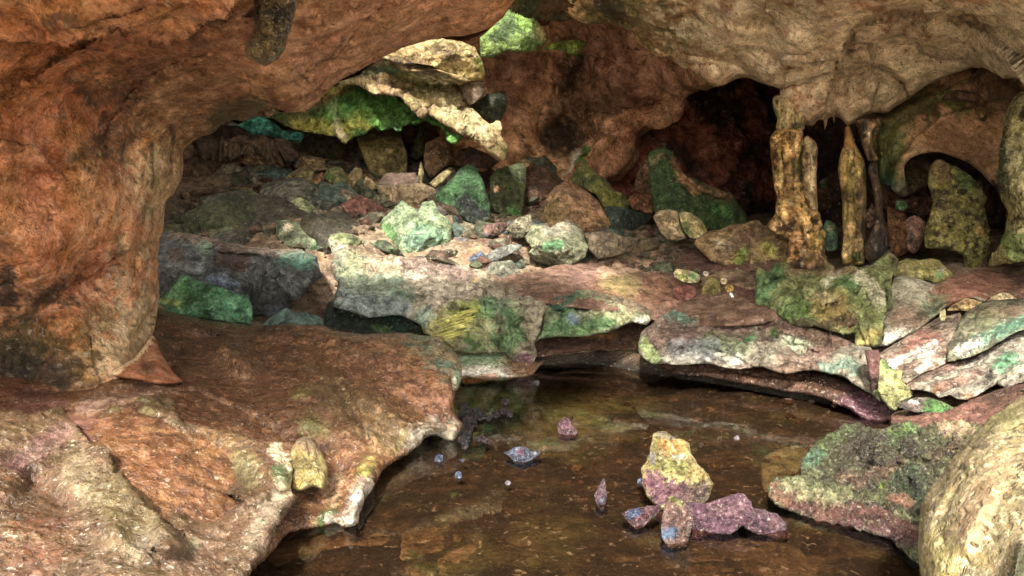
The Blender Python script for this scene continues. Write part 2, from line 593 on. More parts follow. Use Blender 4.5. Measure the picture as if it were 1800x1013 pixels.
def floor_c(V, c):
    n = fbm(V, 0.9, 5, 0.6)
    n2 = fbm(V * [1, 2, 1], 0.35, 5, 0.65, 4.0)
    c = blendc(c, lin(124, 98, 72), sstep(0.0, 0.25, n))
    c = blendc(c, lin(84, 52, 36), sstep(0.1, 0.3, -n))
    c = blendc(c, lin(138, 108, 76), sstep(0.08, 0.3, n2))
    g = fbm(V, 1.4, 4, 0.6, 9.0)
    near = sstep(1.9, 0.4, np.hypot((V[:, 0] + 0.2) / 1.5, V[:, 1] - 8.6))
    c = blendc(c, lin(170, 168, 90), near * sstep(-0.15, 0.2, g))
    c = blendc(c, lin(110, 62, 42), 0.5 * sstep(0.05, -0.25, V[:, 2]) * sstep(8.5, 6.0, V[:, 1]))
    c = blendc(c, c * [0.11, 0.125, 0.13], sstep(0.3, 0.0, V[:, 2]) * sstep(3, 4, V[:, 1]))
    c = blendc(c, lin(112, 108, 52), .8 * near * sstep(-0.2, 0.15, g))
    c = blendc(c, lin(74, 56, 38), .6 * sstep(0.05, 0.3, n2) * sstep(0.1, -0.06, V[:, 2]))
    c = blendc(c, lin(78, 76, 40), .5 * sstep(0.05, 0.3, g) * sstep(0.1, -0.06, V[:, 2]))
    return blendc(c, lin(214, 196, 166), sstep(1.0, -1.5, V[:, 1]))      # unseen ground behind the camera, made pale to bounce light onto the ceiling

xs = np.concatenate([np.linspace(-40, -8, 24)[:-1], np.linspace(-8, 9, 430), np.linspace(9, 40, 24)[1:]])
ys = np.concatenate([np.linspace(-30, 3, 20)[:-1], np.linspace(3, 16, 420), np.linspace(16, 24, 110)[1:], np.linspace(24, 60, 24)[1:]])
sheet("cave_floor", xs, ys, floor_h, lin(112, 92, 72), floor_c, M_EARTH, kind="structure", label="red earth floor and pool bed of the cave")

# ---------------------------------------------------------------- the pool
mw = bpy.data.materials.new("pool_water")
mw.use_nodes = True
t = mw.node_tree
t.nodes.clear()
o_ = t.nodes.new("ShaderNodeOutputMaterial")
mix = t.nodes.new("ShaderNodeMixShader")
tr = t.nodes.new("ShaderNodeBsdfTransparent")
tr.inputs[0].default_value = (0.80, 0.66, 0.53, 1)
gl = t.nodes.new("ShaderNodeBsdfGlossy")
gl.inputs["Roughness"].default_value = 0.015
fr = t.nodes.new("ShaderNodeFresnel")
fr.inputs["IOR"].default_value = 1.36
wnz = t.nodes.new("ShaderNodeTexNoise")
wnz.inputs["Scale"].default_value = 2.2
wnz.inputs["Detail"].default_value = 3
tcw = t.nodes.new("ShaderNodeTexCoord")
bpw = t.nodes.new("ShaderNodeBump")
bpw.inputs["Strength"].default_value = 0.03
bpw.inputs["Distance"].default_value = 0.03
t.links.new(tcw.outputs["Object"], wnz.inputs["Vector"])
t.links.new(wnz.outputs[0], bpw.inputs["Height"])
t.links.new(bpw.outputs[0], gl.inputs["Normal"])
t.links.new(fr.outputs[0], mix.inputs[0])
t.links.new(tr.outputs[0], mix.inputs[1])
t.links.new(gl.outputs[0], mix.inputs[2])
t.links.new(mix.outputs[0], o_.inputs[0])
sheet("pool_water", np.linspace(-7, 7, 15), np.linspace(0.5, 12.5, 13), lambda x, y: x * 0, WHITE, lambda V, c: c, mw,
      kind="structure", label="still brown water of the cave pool")

# ---------------------------------------------------------------- unseen roof of the cave: shuts out sky, its holes shaped to light the slabs
def roof_h(x, y):
    z = 9.0 * np.sqrt(np.clip(1 - (x / 19.0) ** 2, 0, 1)) - 9.5 * sstep(27, 36, y) - 2.5 * sstep(9, 3, y)
    p = np.stack([x, y, z], 1)
    return z + 1.2 * fbm(p, 4.0, 4) - 1.0
def roof_sheet():
    xs, ys = np.linspace(-19, 19, 90), np.linspace(4.0, 37, 84)
    X, Y = np.meshgrid(xs, ys)
    x, y = X.ravel(), Y.ravel()
    V = np.stack([x, y, roof_h(x, y)], 1)
    H, W = X.shape
    i = np.arange(H * W).reshape(H, W)
    F = np.stack([i[:-1, :-1].ravel(), i[1:, :-1].ravel(), i[1:, 1:].ravel(), i[:-1, 1:].ravel()], 1)
    c = V[F].mean(1)
    hole = np.minimum(np.hypot((c[:, 0] + 1.9) / 3.4, (c[:, 1] - 6.2) / 3.7), np.hypot((c[:, 0] + 2.2) / 2.5, (c[:, 1] - 13.2) / 1.9)) + 0.35 * fbm(c, 2.0, 3)
    F = F[hole > 1.0]
    top = V + [0, 0, 1.0]
    r = Relief()
    r.V = np.concatenate([V, top])
    r.F = np.concatenate([F, F[:, ::-1] + len(V)])
    r.C = np.tile(np.append(BROWN, 0), (len(r.V), 1))
    build("cave_roof", r, M_FAR, kind="structure", label="unseen vault of the cave with holes shaped to let in daylight")
roof_sheet()

# ---------------------------------------------------------------- back wall, tunnel and right chamber
r1 = relief([(780, -60), (1300, -60), (1300, 100), (1215, 165), (1187, 200), (1165, 221), (1137, 233), (1127, 250), (1122, 278), (1108, 300),
             (1092, 318), (1072, 332), (1062, 425), (830, 425), (780, 300)],
            [(800, 100, 21.5), (850, 300, 19.5), (1000, 80, 20.5), (1100, 110, 19), (1240, 140, 17), (1060, 250, 20.2), (950, 260, 20),
             (1000, 320, 20.2), (900, 380, 19), (1000, 0, 19), (1250, -40, 15.5), (850, -40, 20)], lin(220, 156, 106),
            sculpt=[bump(-1.2, 34, (985, 236)), bump(-0.6, 22, (960, 225)), bump(0.9, 44, (1060, 262), (1075, 290)), bump(0.5, 20, (1000, 300), (1008, 250)),
                    bump(0.8, 40, (930, 170)), bump(0.6, 34, (1085, 140)), bump(-0.5, 12, (1010, 110), (1000, 150), (990, 190)),
                    step(0.6, 18, (1215, 165), (1150, 190), (1060, 200), (1000, 215)), step(0.5, 16, (1160, 90), (1100, 70), (1020, 90)),
                    bump(0.7, 36, (1150, 170)), bump(-0.4, 10, (880, 190), (885, 240), (900, 290)), bump(0.5, 26, (1010, 90), (1040, 130)),
                    step(0.5, 14, (1080, 120), (1040, 100), (1020, 110)), bump(0.4, 18, (930, 290))],
            paint=[stain(lin(160, 104, 100), 80, (1050, 70), (1170, 100), k=.45), stain(lin(186, 120, 80), 40, (1055, 270), (1130, 215), k=.7),
                   stain(BLKBR, 26, (985, 236), k=.9), stain(BLKBR, 22, (1000, 140), (1020, 110), k=.8), stain(DKBR, 40, (1000, 200), (1070, 170), k=.6),  # near-black painted into the hollow and cleft as their shade
                   stain(lin(130, 78, 66), 60, (900, 120), k=.7), stain(PALE, 9, (1000, 300), (1008, 270), k=.95), stain(MOSS, 8, (1019, 285), (1022, 255), k=.9),
                   stain(WHITE, 6, (995, 310), (1006, 260), k=.8), stain(TAN, 22, (975, 290), k=.7), stain(lin(170, 110, 84), 30, (1085, 150), k=.6),
                   stain(LIME, 8, (990, 84), (1020, 92), k=.9), stain(BLKBR, 10, (925, 260), (930, 300), k=.5)],
            noise=[(3.0, 0.7), (0.8, 0.13), (1.2, 0.16, 'r'), (.3, .04)], rim=(26, 1.2), thick=1.5, seed=3, jag=3)
build("back_wall", r1, M_FAR, kind="structure", label="reddish brown back wall of the cave")

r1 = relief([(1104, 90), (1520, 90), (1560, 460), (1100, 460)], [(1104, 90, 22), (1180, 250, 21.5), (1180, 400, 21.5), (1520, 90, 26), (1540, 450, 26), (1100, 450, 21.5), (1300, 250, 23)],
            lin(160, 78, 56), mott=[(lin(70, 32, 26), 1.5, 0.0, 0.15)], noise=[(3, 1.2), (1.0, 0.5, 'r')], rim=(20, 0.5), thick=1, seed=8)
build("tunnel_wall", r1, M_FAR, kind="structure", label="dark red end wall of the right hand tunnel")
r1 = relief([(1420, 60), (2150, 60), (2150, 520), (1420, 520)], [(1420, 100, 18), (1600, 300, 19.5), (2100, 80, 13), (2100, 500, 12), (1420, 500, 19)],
            lin(70, 38, 26), mott=[(lin(40, 22, 16), 1.0, 0.0, 0.15)], noise=[(2, .8), (.8, .3, 'r')], rim=(20, 0.5), thick=1, seed=9)  # low base colour stands for the darkness inside the chamber
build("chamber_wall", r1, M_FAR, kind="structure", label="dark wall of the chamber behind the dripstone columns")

# ---------------------------------------------------------------- the great arch on the left
arch = [(-420, -420), (930, -420), (985, -120), (930, -30), (905, 0), (882, 30), (860, 50), (820, 62), (780, 66), (720, 80), (680, 98), (640, 118),
        (600, 140), (570, 165), (548, 185), (530, 194), (512, 198), (495, 194), (478, 188), (460, 192), (445, 206), (430, 213), (412, 211), (398, 213),
        (385, 223), (370, 236), (350, 241), (335, 252), (322, 266), (322, 290), (318, 315), (305, 340), (292, 355), (289, 380), (288, 400), (282, 425),
        (277, 460), (279, 500), (280, 520), (276, 550), (271, 575), (268, 600), (272, 640), (260, 720), (160, 760), (-420, 760)]
r1 = relief(arch, [(0, 655, 6.2), (160, 650, 6.3), (266, 600, 7.1), (280, 450, 7.4), (318, 290, 7.8), (150, 400, 6.3), (0, 400, 5.6), (-300, 400, 4.3), (-300, 650, 4.6),
                   (150, 180, 6.0), (0, 0, 4.4), (300, 0, 4.7), (300, 180, 6.9), (450, 120, 6.3), (520, 190, 7.5), (400, 205, 7.7), (650, 70, 6.7), (700, -30, 5.6), (900, 0, 7.0),
                   (860, 40, 7.4), (880, -200, 5.0), (-300, -300, 2.8), (400, -300, 3.2), (800, -400, 4), (160, 750, 6.0)], ORANGE,
            sculpt=[step(0.42, 46, (430, 8), (412, 22), (404, 42), (366, 50), (336, 76), (290, 79), (235, 67), (188, 64), (120, 72)),
                    step(0.22, 30, (190, 64), (130, 88), (85, 120), (40, 150), (14, 165)), step(0.16, 22, (340, 104), (280, 128), (235, 160), (200, 215)),
                    step(0.14, 18, (480, 60), (360, 70), (280, 105)), bump(0.16, 26, (262, 376), (268, 420)), bump(-0.10, 8, (244, 380), (240, 430)),
                    bump(-0.24, 34, (190, 470), (150, 490)), bump(0.16, 30, (180, 520), (170, 560)), bump(-0.16, 30, (70, 540), (110, 520)), bump(-0.12, 20, (206, 530), (200, 560)),
                    step(0.10, 20, (150, 600), (160, 650)), bump(0.14, 26, (230, 610)), bump(-0.10, 14, (240, 240), (215, 300)), bump(-0.14, 40, (60, 330)),
                    bump(0.16, 60, (120, 260)), bump(0.2, 70, (60, 440)), bump(-0.12, 20, (240, 165), (225, 200)), bump(0.14, 16, (300, 110)),
                    step(-0.10, 24, (700, -10), (640, 40), (600, 90), (560, 150)), bump(0.12, 24, (480, 150), (510, 180)), bump(-0.10, 18, (500, 130)),
                    step(0.12, 30, (620, -20), (560, 30), (540, 90), (530, 130)), bump(0.15, 40, (760, 30)), bump(-0.1, 26, (420, 140)),
                    step(0.10, 16, (0, 250), (60, 260), (100, 300)), step(0.12, 18, (0, 20), (60, 50), (150, 40), (240, 10))],
            paint=[stain(PINK, 130, (700, 20), (560, 110), (420, 170), k=.85), stain(lin(196, 132, 88), 90, (310, 170), (290, 300), k=.8),
                   stain(CREAM, 40, (280, 300), (270, 350), k=.55), stain(CREAM, 40, (240, 560), (200, 610), k=.75), stain(TAN, 60, (120, 380), (60, 260), k=.35),
                   stain(BLKBR, 28, (160, 488), (200, 455), (130, 505), k=.9), stain(BLKBR, 24, (75, 522), (110, 508), k=.75), stain(BLKBR, 16, (8, 440), (10, 520), k=.9),  # near-black over the wall's hollow: stain and painted shade in one
                   stain(DKBR, 60, (60, 580), (30, 640), k=.7), stain(OLIVE * .5, 50, (40, 620), (110, 650), k=.8), stain(OCHRE, 36, (120, 600), (140, 640), k=.6),
                   stain(DKBR, 26, (235, 440), (215, 530), k=.6), stain(BLKBR, 14, (262, 385), (250, 372), k=.7), stain(DKBR, 26, (185, 255), (200, 275), k=.65),
                   stain(DKBR, 22, (235, 128), (262, 120), k=.6), stain(DKBR, 14, (210, 160), (225, 170), k=.6), stain(OLIVE * .55, 26, (415, 195), (450, 190), (390, 215), k=.85),
                   stain(RUST, 6, (474, 150), (486, 180), k=.8), stain(RUST, 5, (305, 225), (306, 280), k=.8), stain(RUST, 12, (505, 175), (500, 195), k=.6), stain(RUST, 8, (785, 48), k=.7),
                   stain(lin(170, 96, 48), 90, (90, 60), (60, 200), k=.5), stain(lin(150, 76, 34), 90, (330, 60), (200, 20), k=.5), stain(DKBR, 10, (88, 35), (130, 30), k=.7),
                   stain(BLKBR, 8, (20, 230), (60, 240), (80, 255), k=.45), stain(BLKBR, 6, (140, 160), (160, 180), k=.6), stain(TAN, 30, (330, 145), (280, 170), k=.5),
                   stain(BLKBR, 40, (30, 665), (110, 668), k=.7), stain(CREAM, 20, (236, 640), (180, 660), k=.4), stain(DKBR, 30, (130, 440), k=.5), stain(lin(200, 120, 62), 70, (60, 400), k=.6),
                   stain(BLKBR, 110, (60, 420), (150, 540), (60, 600), k=.5, edge=1.4, ns=.10), stain(BLKBR, 60, (60, 250), (180, 220), (120, 170), k=.6, edge=1.5, ns=.07), stain(DKBR, 110, (150, 60), (330, 120), (60, 130), k=.35, edge=1.5, ns=.22), stain(CREAM, 80, (285, 330), (250, 570), k=.35, edge=1.3, ns=.16), stain(lin(206, 116, 56), 100, (60, 330), (130, 430), (40, 200), k=.5, edge=1.2, ns=.3),
                   stain(DKBR, 120, (620, 60), (480, 150), (360, 200), k=.3, edge=1.5, ns=.12), stain(BLKBR, 3, (305, 225), (306, 285), k=.7), stain(BLKBR, 2.5, (262, 250), (264, 330), k=.7), stain(BLKBR, 3, (555, 110), (580, 95), (600, 60), k=.7), stain(BLKBR, 2.5, (525, 128), (540, 140), k=.7)],
            noise=[(1.8, 0.13), (0.5, 0.03), (0.16, 0.014), (0.07, 0.008), (0.25, 0.05, 'p'), (0.09, .02, 'p'), (.6, .05, 'r')], rim=(60, 0.75), thick=1.1, sg=1.5, st=3.6, smooth=0.8, jag=1.5, seed=5)
r2 = relief([(266, 590), (274, 596), (284, 622), (305, 655), (322, 672), (280, 676), (240, 668), (190, 660), (205, 648), (235, 630), (255, 606)],
            [(190, 660, 6.2), (266, 592, 6.95), (318, 670, 6.3), (250, 660, 6.15)], lin(150, 84, 44),
            sculpt=[bump(0.06, 5, (262, 598), (235, 632), (200, 655)), bump(0.05, 6, (270, 600), (290, 640), (310, 668)), bump(-0.08, 10, (258, 640))],
            paint=[stain(CREAM, 6, (266, 594), (235, 630), (195, 658), k=.8), stain(DKBR, 12, (262, 645), k=.6)], noise=[(.3, .04)], rim=(10, .12), thick=.4, seed=6)
build("cave_wall", [r1, r2], M_FLOW, kind="structure", label="smooth orange rock arch and wall of the cave")

# ---------------------------------------------------------------- the ceiling on the right
ceil = [(985, -420), (2300, -420), (2300, 260), (1900, 235), (1810, 150), (1795, 134), (1752, 128), (1735, 117), (1714, 114), (1694, 123), (1668, 131),
        (1645, 136), (1615, 161), (1596, 175), (1574, 188), (1560, 198), (1535, 198), (1520, 203), (1505, 214), (1490, 222), (1480, 212), (1470, 206), (1456, 208),
        (1451, 228), (1448, 209), (1436, 211), (1428, 222), (1408, 218), (1384, 220), (1374, 200), (1372, 160), (1358, 152), (1345, 149), (1327, 142), (1314, 137),
        (1300, 137), (1287, 143), (1270, 151), (1250, 151), (1224, 134), (1210, 122), (1200, 120), (1178, 104), (1157, 101), (1138, 88), (1118, 72), (1112, 56),
        (1100, 50), (1070, 41), (1034, 43), (1005, 30), (985, 10), (975, -40)]
r1 = relief(ceil, [(1360, 150, 11.8), (1400, 215, 12.0), (1490, 215, 12.0), (1560, 190, 11.8), (1640, 130, 11.2), (1715, 110, 10.6), (1800, 130, 9.4), (2000, 220, 8.5), (1250, 145, 12.6),
                   (1310, 130, 12.3), (1180, 95, 12.6), (1110, 55, 12.8), (1010, 25, 13.0), (1360, 60, 10.9), (1600, 60, 10.2), (1250, 0, 10.8), (1500, 0, 9.4), (1800, 0, 8.0), (1700, 60, 9.8),
                   (2100, 0, 6.6), (1100, -40, 11.5), (1000, -100, 11), (1200, -250, 8), (1500, -250, 7), (1900, -250, 5.5), (1450, 150, 11.6), (1550, 130, 11.2), (1300, 90, 11.8)], lin(244, 196, 144),
            sculpt=[step(-0.50, 40, (1485, 92), (1496, 55), (1522, 37), (1562, 32), (1600, 24), (1668, 21), (1690, 22)),
                    step(-0.32, 26, (1440, 104), (1485, 87), (1552, 72), (1580, 69), (1613, 76), (1623, 89), (1653, 97), (1690, 92)),
                    step(-0.26, 21, (1358, 112), (1366, 102), (1381, 98), (1408, 97), (1435, 104), (1478, 107)),
                    step(-0.36, 26, (1358, 152), (1400, 145), (1455, 134), (1490, 124), (1518, 114), (1545, 119), (1572, 131), (1593, 144), (1600, 165)),
                    step(-0.45, 34, (1700, 40), (1726, 57), (1744, 70), (1770, 90), (1798, 112), (1840, 150)), bump(-0.2, 8, (1666, -20), (1672, 20), (1690, 45)),
                    bump(-0.24, 10, (1346, 40), (1342, 84), (1360, 108)), bump(0.25, 20, (1345, 5)), bump(0.3, 22, (1380, -2)), bump(0.3, 30, (1455, 10)), bump(0.25, 24, (1500, 2)), bump(0.35, 36, (1560, -6)),
                    bump(0.25, 36, (1270, 60)), bump(-0.2, 10, (1250, 30), (1300, 50), (1340, 40)), step(-0.30, 24, (1205, 88), (1240, 95), (1300, 110), (1350, 146)),
                    bump(-0.15, 8, (1540, 88), (1536, 110)), bump(0.2, 30, (1420, 170)), bump(0.2, 30, (1530, 150)), bump(-0.12, 8, (1470, 135), (1480, 170), (1470, 200)),
                    step(-0.35, 24, (1000, 0), (1060, 20), (1110, 30), (1130, 55), (1180, 70)), bump(-0.25, 9, (1060, -30), (1080, 10), (1110, 25)),
                    step(-0.25, 16, (1140, 70), (1190, 95), (1220, 105)), bump(0.2, 20, (1250, 130)), step(-0.30, 24, (1690, 20), (1720, 35), (1770, 40), (1810, 55)), bump(-0.14, 10, (1610, 25), (1580, 45), (1575, 70)), bump(-.22, 4, (1485, 92), (1496, 55), (1522, 37), (1562, 32), (1600, 24), (1668, 21)), bump(-.2, 3.5, (1440, 104), (1485, 87), (1552, 72), (1580, 69), (1613, 76), (1623, 89), (1653, 97)),
                    bump(-.2, 4, (1358, 152), (1400, 145), (1455, 134), (1490, 124), (1518, 114), (1545, 119), (1572, 131), (1593, 144)), bump(-.2, 4, (1700, 40), (1726, 57), (1744, 70), (1770, 90), (1798, 112)), bump(-.18, 3.5, (1205, 88), (1240, 95), (1300, 110), (1350, 146)),
                    bump(-.12, 3, (1460, 150), (1452, 180), (1462, 205)), bump(-.12, 3, (1530, 120), (1545, 150), (1535, 185)), bump(.25, 26, (1400, 75)), bump(.3, 34, (1640, 60)), bump(.3, 30, (1290, 40))],
            paint=[stain(CREAM, 70, (1290, 70), (1400, 60), k=.7), stain(CREAM, 60, (1560, 130), (1620, 110), (1690, 100), k=.7), stain(PALE, 40, (1760, 50), (1790, 90), k=.7),
                   stain(PALE, 26, (1510, 125), (1540, 150), k=.5), stain(lin(160, 110, 92), 30, (1530, 60), (1600, 50), k=.75), stain(lin(150, 104, 88), 18, (1375, 110), (1390, 115), k=.8),
                   stain(lin(196, 130, 96), 20, (1380, 2), (1460, 12), (1560, 6), k=.8), stain(DMOSS, 14, (1400, 10), (1420, 15), k=.7), stain(OLIVE * .6, 22, (1210, 60), (1220, 80), k=.8),
                   stain(OLIVE * .7, 40, (1060, 10), (1120, 20), (1170, 50), k=.9), stain(BLKBR, 16, (1085, 20), (1060, 0), k=.75), stain(DMOSS, 14, (1170, 15), (1180, 45), k=.8), stain(MOSS, 10, (1225, 134), (1235, 145), k=.9),
                   stain(MOSS * .7, 8, (1440, 170), (1450, 180), k=.7), stain(DKBR, 24, (1690, 95), (1760, 110), (1790, 125), k=.7), stain(RUST, 10, (1395, 125), (1396, 110), k=.7), stain(OLIVE, 18, (1330, 135), (1355, 145), k=.5),
                   stain(BROWN, 18, (1440, 40), (1460, 50), k=.5), stain(DKBR, 9, (1535, 98), k=.85), stain(BLKBR, 8, (1395, 215), (1372, 205), k=.7), stain(PINK, 40, (1420, 160), (1460, 180), k=.5),
                   stain(DKBR, 4, (1360, 150), (1400, 144), (1455, 134), (1490, 124), k=.7), stain(lin(140, 84, 60), 20, (1650, 80), (1640, 60), k=.5), stain(BROWN, 14, (1250, 25), (1290, 20), k=.5),
                   stain(PINK * .9, 26, (1220, 110), (1260, 130), k=.6), stain(DKBR, 130, (1300, 50), (1500, 90), (1700, 60), k=.22, edge=1.5, ns=.13), stain(lin(150, 96, 62), 120, (1300, 20), (1450, 170), (1650, 30), k=.6, edge=1.4, ns=.5), stain(PALE, 120, (1350, 90), (1560, 130), (1750, 70), k=.5, edge=1.4, ns=.3)],
            noise=[(1.8, 0.20), (0.6, 0.045), (1.0, 0.05, 'r'), (0.2, 0.018), (0.1, .01), (0.3, 0.03, 'p')], rim=(22, 0.6), thick=1.2, sg=1.7, st=3.4, jag=1.5, seed=12)
r2 = relief([(890, -70), (1010, -70), (1016, 20), (1000, 36), (975, 36), (945, 30), (915, 22), (898, 8)], [(900, 0, 13), (1000, 0, 12.5), (950, -60, 10.5), (950, 30, 14)], OLIVE * .55,
            paint=[stain(DMOSS, 14, (930, 5), k=.8), stain(BROWN, 12, (960, 12), (1000, 20), k=.8), stain(BLKBR, 10, (985, 25), k=.7)], noise=[(.8, .3), (.3, .12, 'r')], rim=(10, .3), thick=.8, seed=13)
build("cave_ceiling", [r1, r2], M_FLOW, kind="structure", label="cream and tan folded rock ceiling of the cave")

# ---------------------------------------------------------------- right wall with its low arch
wal = Z(1340, 180, 3.376, [(560, 40), (900, -160), (2200, -200), (2200, 1000), (1500, 1000), (1395, 860), (1440, 745), (1448, 660), (1400, 545), (1345, 470), (1300, 420), (1230, 362),
                           (1130, 320), (1050, 297), (985, 300), (920, 313), (870, 345), (845, 385), (850, 470), (885, 540), (850, 562), (815, 560), (785, 530), (730, 500), (690, 475), (680, 330), (640, 280), (590, 250)])
r1 = relief(wal, [(1510, 200, 13.6), (1560, 330, 13.4), (1600, 200, 13.2), (1660, 130, 12.6), (1640, 270, 12.6), (1700, 200, 12.2), (1760, 330, 12.2), (1760, 430, 11.8), (2000, 100, 9), (2000, 450, 9), (1590, 345, 13)], lin(206, 154, 108),
            sculpt=[step(0.35, 22, (1575, 345), (1570, 300), (1585, 270), (1610, 240), (1650, 205), (1720, 185)), bump(0.25, 10, (1575, 330), (1585, 290), (1610, 272), (1650, 268), (1700, 285), (1740, 320)),
                    bump(-0.3, 16, (1560, 215), (1620, 180), (1680, 160)), bump(-0.2, 6, (1560, 250), (1568, 320)), bump(0.2, 6, (1548, 240), (1550, 310)), bump(0.2, 30, (1660, 240))],
            paint=[stain(MOSS * .9, 22, (1560, 240), (1556, 310), k=.85), stain(lin(150, 150, 84), 16, (1580, 215), (1565, 270), k=.7), stain(TEAL * .8, 12, (1560, 320), (1580, 335), k=.6),
                   stain(OLIVE * .7, 30, (1560, 190), (1620, 180), k=.9), stain(MOSS, 14, (1660, 170), (1690, 190), k=.7), stain(DKBR, 36, (1740, 130), (1760, 160), k=.8), stain(BROWN, 24, (1660, 250), (1720, 270), k=.5),
                   stain(DKBR, 30, (1770, 340), (1760, 430), k=.9), stain(BLKBR, 12, (1535, 200), (1520, 230), k=.8), stain(GREY * .7, 7, (1592, 320), (1598, 340), k=.8)],
            noise=[(1.2, .14), (.4, .06), (.15, .02), (.3, .03, 'p')], rim=(8, .25), thick=.8, seed=15, jag=1)
build("side_wall", r1, M_FLOW, kind="structure", label="tan right wall with a low arched opening")

# ---------------------------------------------------------------- the earth terrace between the slabs
r1 = relief([(860, 500), (885, 486), (930, 478), (970, 468), (1000, 458), (1045, 450), (1085, 440), (1110, 410), (1090, 390), (1120, 378), (1165, 395), (1240, 410), (1330, 410), (1420, 430), (1460, 470),
             (1460, 530), (1340, 570), (1180, 575), (1140, 562), (1060, 548), (1000, 540), (930, 530)],
            [(880, 500, 11.6), (960, 525, 10.6), (1060, 540, 10.5), (1180, 565, 10.4), (1340, 560, 9.8), (1045, 465, 13), (1130, 435, 14.8), (1110, 390, 18.5), (1240, 440, 13.8), (1400, 440, 12.9), (1440, 520, 10.8), (1240, 500, 11.8)],
            REDBR, sculpt=[bump(.12, 14, (1180, 480), (1290, 460)), bump(.1, 10, (1100, 520), (1160, 500)), bump(-.1, 10, (1160, 470), (1260, 478), (1330, 490))],
            paint=[stain(lin(90, 50, 42), 26, (1180, 460), (1260, 475), (1340, 500), k=.7), stain(lin(120, 88, 76), 26, (1020, 490), (1080, 470), k=.6), stain(lin(196, 160, 130), 10, (1060, 480), (1100, 472), (1150, 470), k=.6), stain(BROWN, 20, (1060, 510), (1150, 520), k=.7),
                   stain(PALE, 7, (1130, 440), (1160, 455), k=.8), stain(OLIVE, 14, (1110, 505), (1070, 500), k=.6), stain(lin(170, 120, 96), 14, (1160, 500), (1180, 530), k=.6), stain(BROWN, 16, (1140, 520), (1190, 510), k=.5)],
            noise=[(.8, .10), (.25, .06, 'r'), (.1, .02)], rim=(8, .1), thick=.5, jag=2, seed=21)
build("earth_terrace", r1, M_EARTH, kind="structure", label="trodden red earth terrace between the slabs")
r1 = relief([(800, 608), (890, 614), (945, 636), (1000, 615), (1120, 605), (1150, 600), (1150, 615), (1060, 616), (1000, 622), (960, 632), (935, 660), (900, 668), (860, 672), (814, 676), (800, 650)],
            [(810, 615, 10.9), (890, 618, 10.7), (860, 668, 9.9), (815, 674, 9.8), (940, 645, 10.3), (1000, 618, 11), (1120, 606, 11.2), (1150, 610, 11.1)], lin(140, 128, 104),
            paint=[stain(GREENW, 22, (830, 630), (880, 640), k=.7), stain(WHITE, 9, (800, 658), (850, 652), (890, 655), k=.9), stain(REDBR, 24, (930, 632), (990, 618), (1060, 612), k=.9), stain(PINK, 5, (810, 672), (870, 664), k=.8), stain(BROWN, 20, (900, 640), (930, 650), k=.7)],
            noise=[(.5, .06), (.15, .03, 'r')], rim=(6, .05), thick=.25, jag=2, seed=22, wet=.5)
build("shore", r1, M_LEDGE, kind="structure", label="wet muddy shore below the centre slab")
r1 = relief([(1150, 632), (1200, 636), (1300, 640), (1430, 650), (1500, 676), (1560, 700), (1568, 738), (1545, 744), (1518, 742), (1496, 722), (1470, 713), (1435, 697), (1380, 690), (1300, 674), (1240, 664), (1190, 660), (1160, 645)],
            [(1160, 640, 9.9), (1300, 645, 9.3), (1300, 674, 9.0), (1430, 655, 8.8), (1435, 696, 8.3), (1560, 705, 7.7), (1540, 742, 7.6)], lin(64, 40, 30),
            sculpt=[step(.12, 10, (1200, 655), (1290, 655), (1335, 665), (1400, 668), (1480, 690))],
            paint=[stain(DPURP, 22, (1500, 715), (1550, 715), k=.95), stain(DKBR, 12, (1170, 645), (1190, 655), k=.9), stain(lin(96, 60, 36), 10, (1240, 650), (1400, 670), k=.4), stain(BLKBR, 6, (1200, 662), (1400, 695), k=.6)],
            noise=[(.4, .05), (.15, .03, 'r')], rim=(10, .15), thick=.6, jag=2, seed=23, wet=.6)
build("mud_bank", r1, M_LEDGE, kind="structure", label="wet reddish mud bank under the long ledge")

r1 = relief([(1536, 610), (1590, 588), (1660, 550), (1700, 522), (1900, 510), (1900, 690), (1690, 708), (1606, 702), (1572, 675)], [(1550, 630, 8.55), (1690, 550, 8.65), (1660, 640, 8.0), (1600, 690, 7.6), (1800, 540, 8.6), (1800, 660, 7.3), (1900, 600, 7.5)], lin(92, 62, 46),
            noise=[(.3, .05), (.12, .03, 'r')], rim=(6, .05), thick=.3, seed=25)
build("earth_bank", r1, M_EARTH, kind="structure", label="brown mud packed between the striped slabs")
# ---------------------------------------------------------------- rocks that stand on their own
A = (260, 180, 4.222); B = (600, 180, 4.222); Cz = (900, 200, 4.222); D = (560, 400, 4.222); E = (1180, 440, 7.235); Fz = (1340, 180, 3.376)
R4 = (0, 340, 2.98); R5 = (600, 340, 2.98); R6 = (1200, 340, 2.98); R7 = (0, 673, 2.98); R8 = (600, 673, 2.98); R9 = (1200, 673, 2.98)
Q2 = (420, 640, 3.376); Q4 = (1480, 420, 3.166); Q6 = (760, 690, 5.629); Q7 = (460, 90, 4.091); Q5 = (1080, 740, 4.222)
_seed = [100]

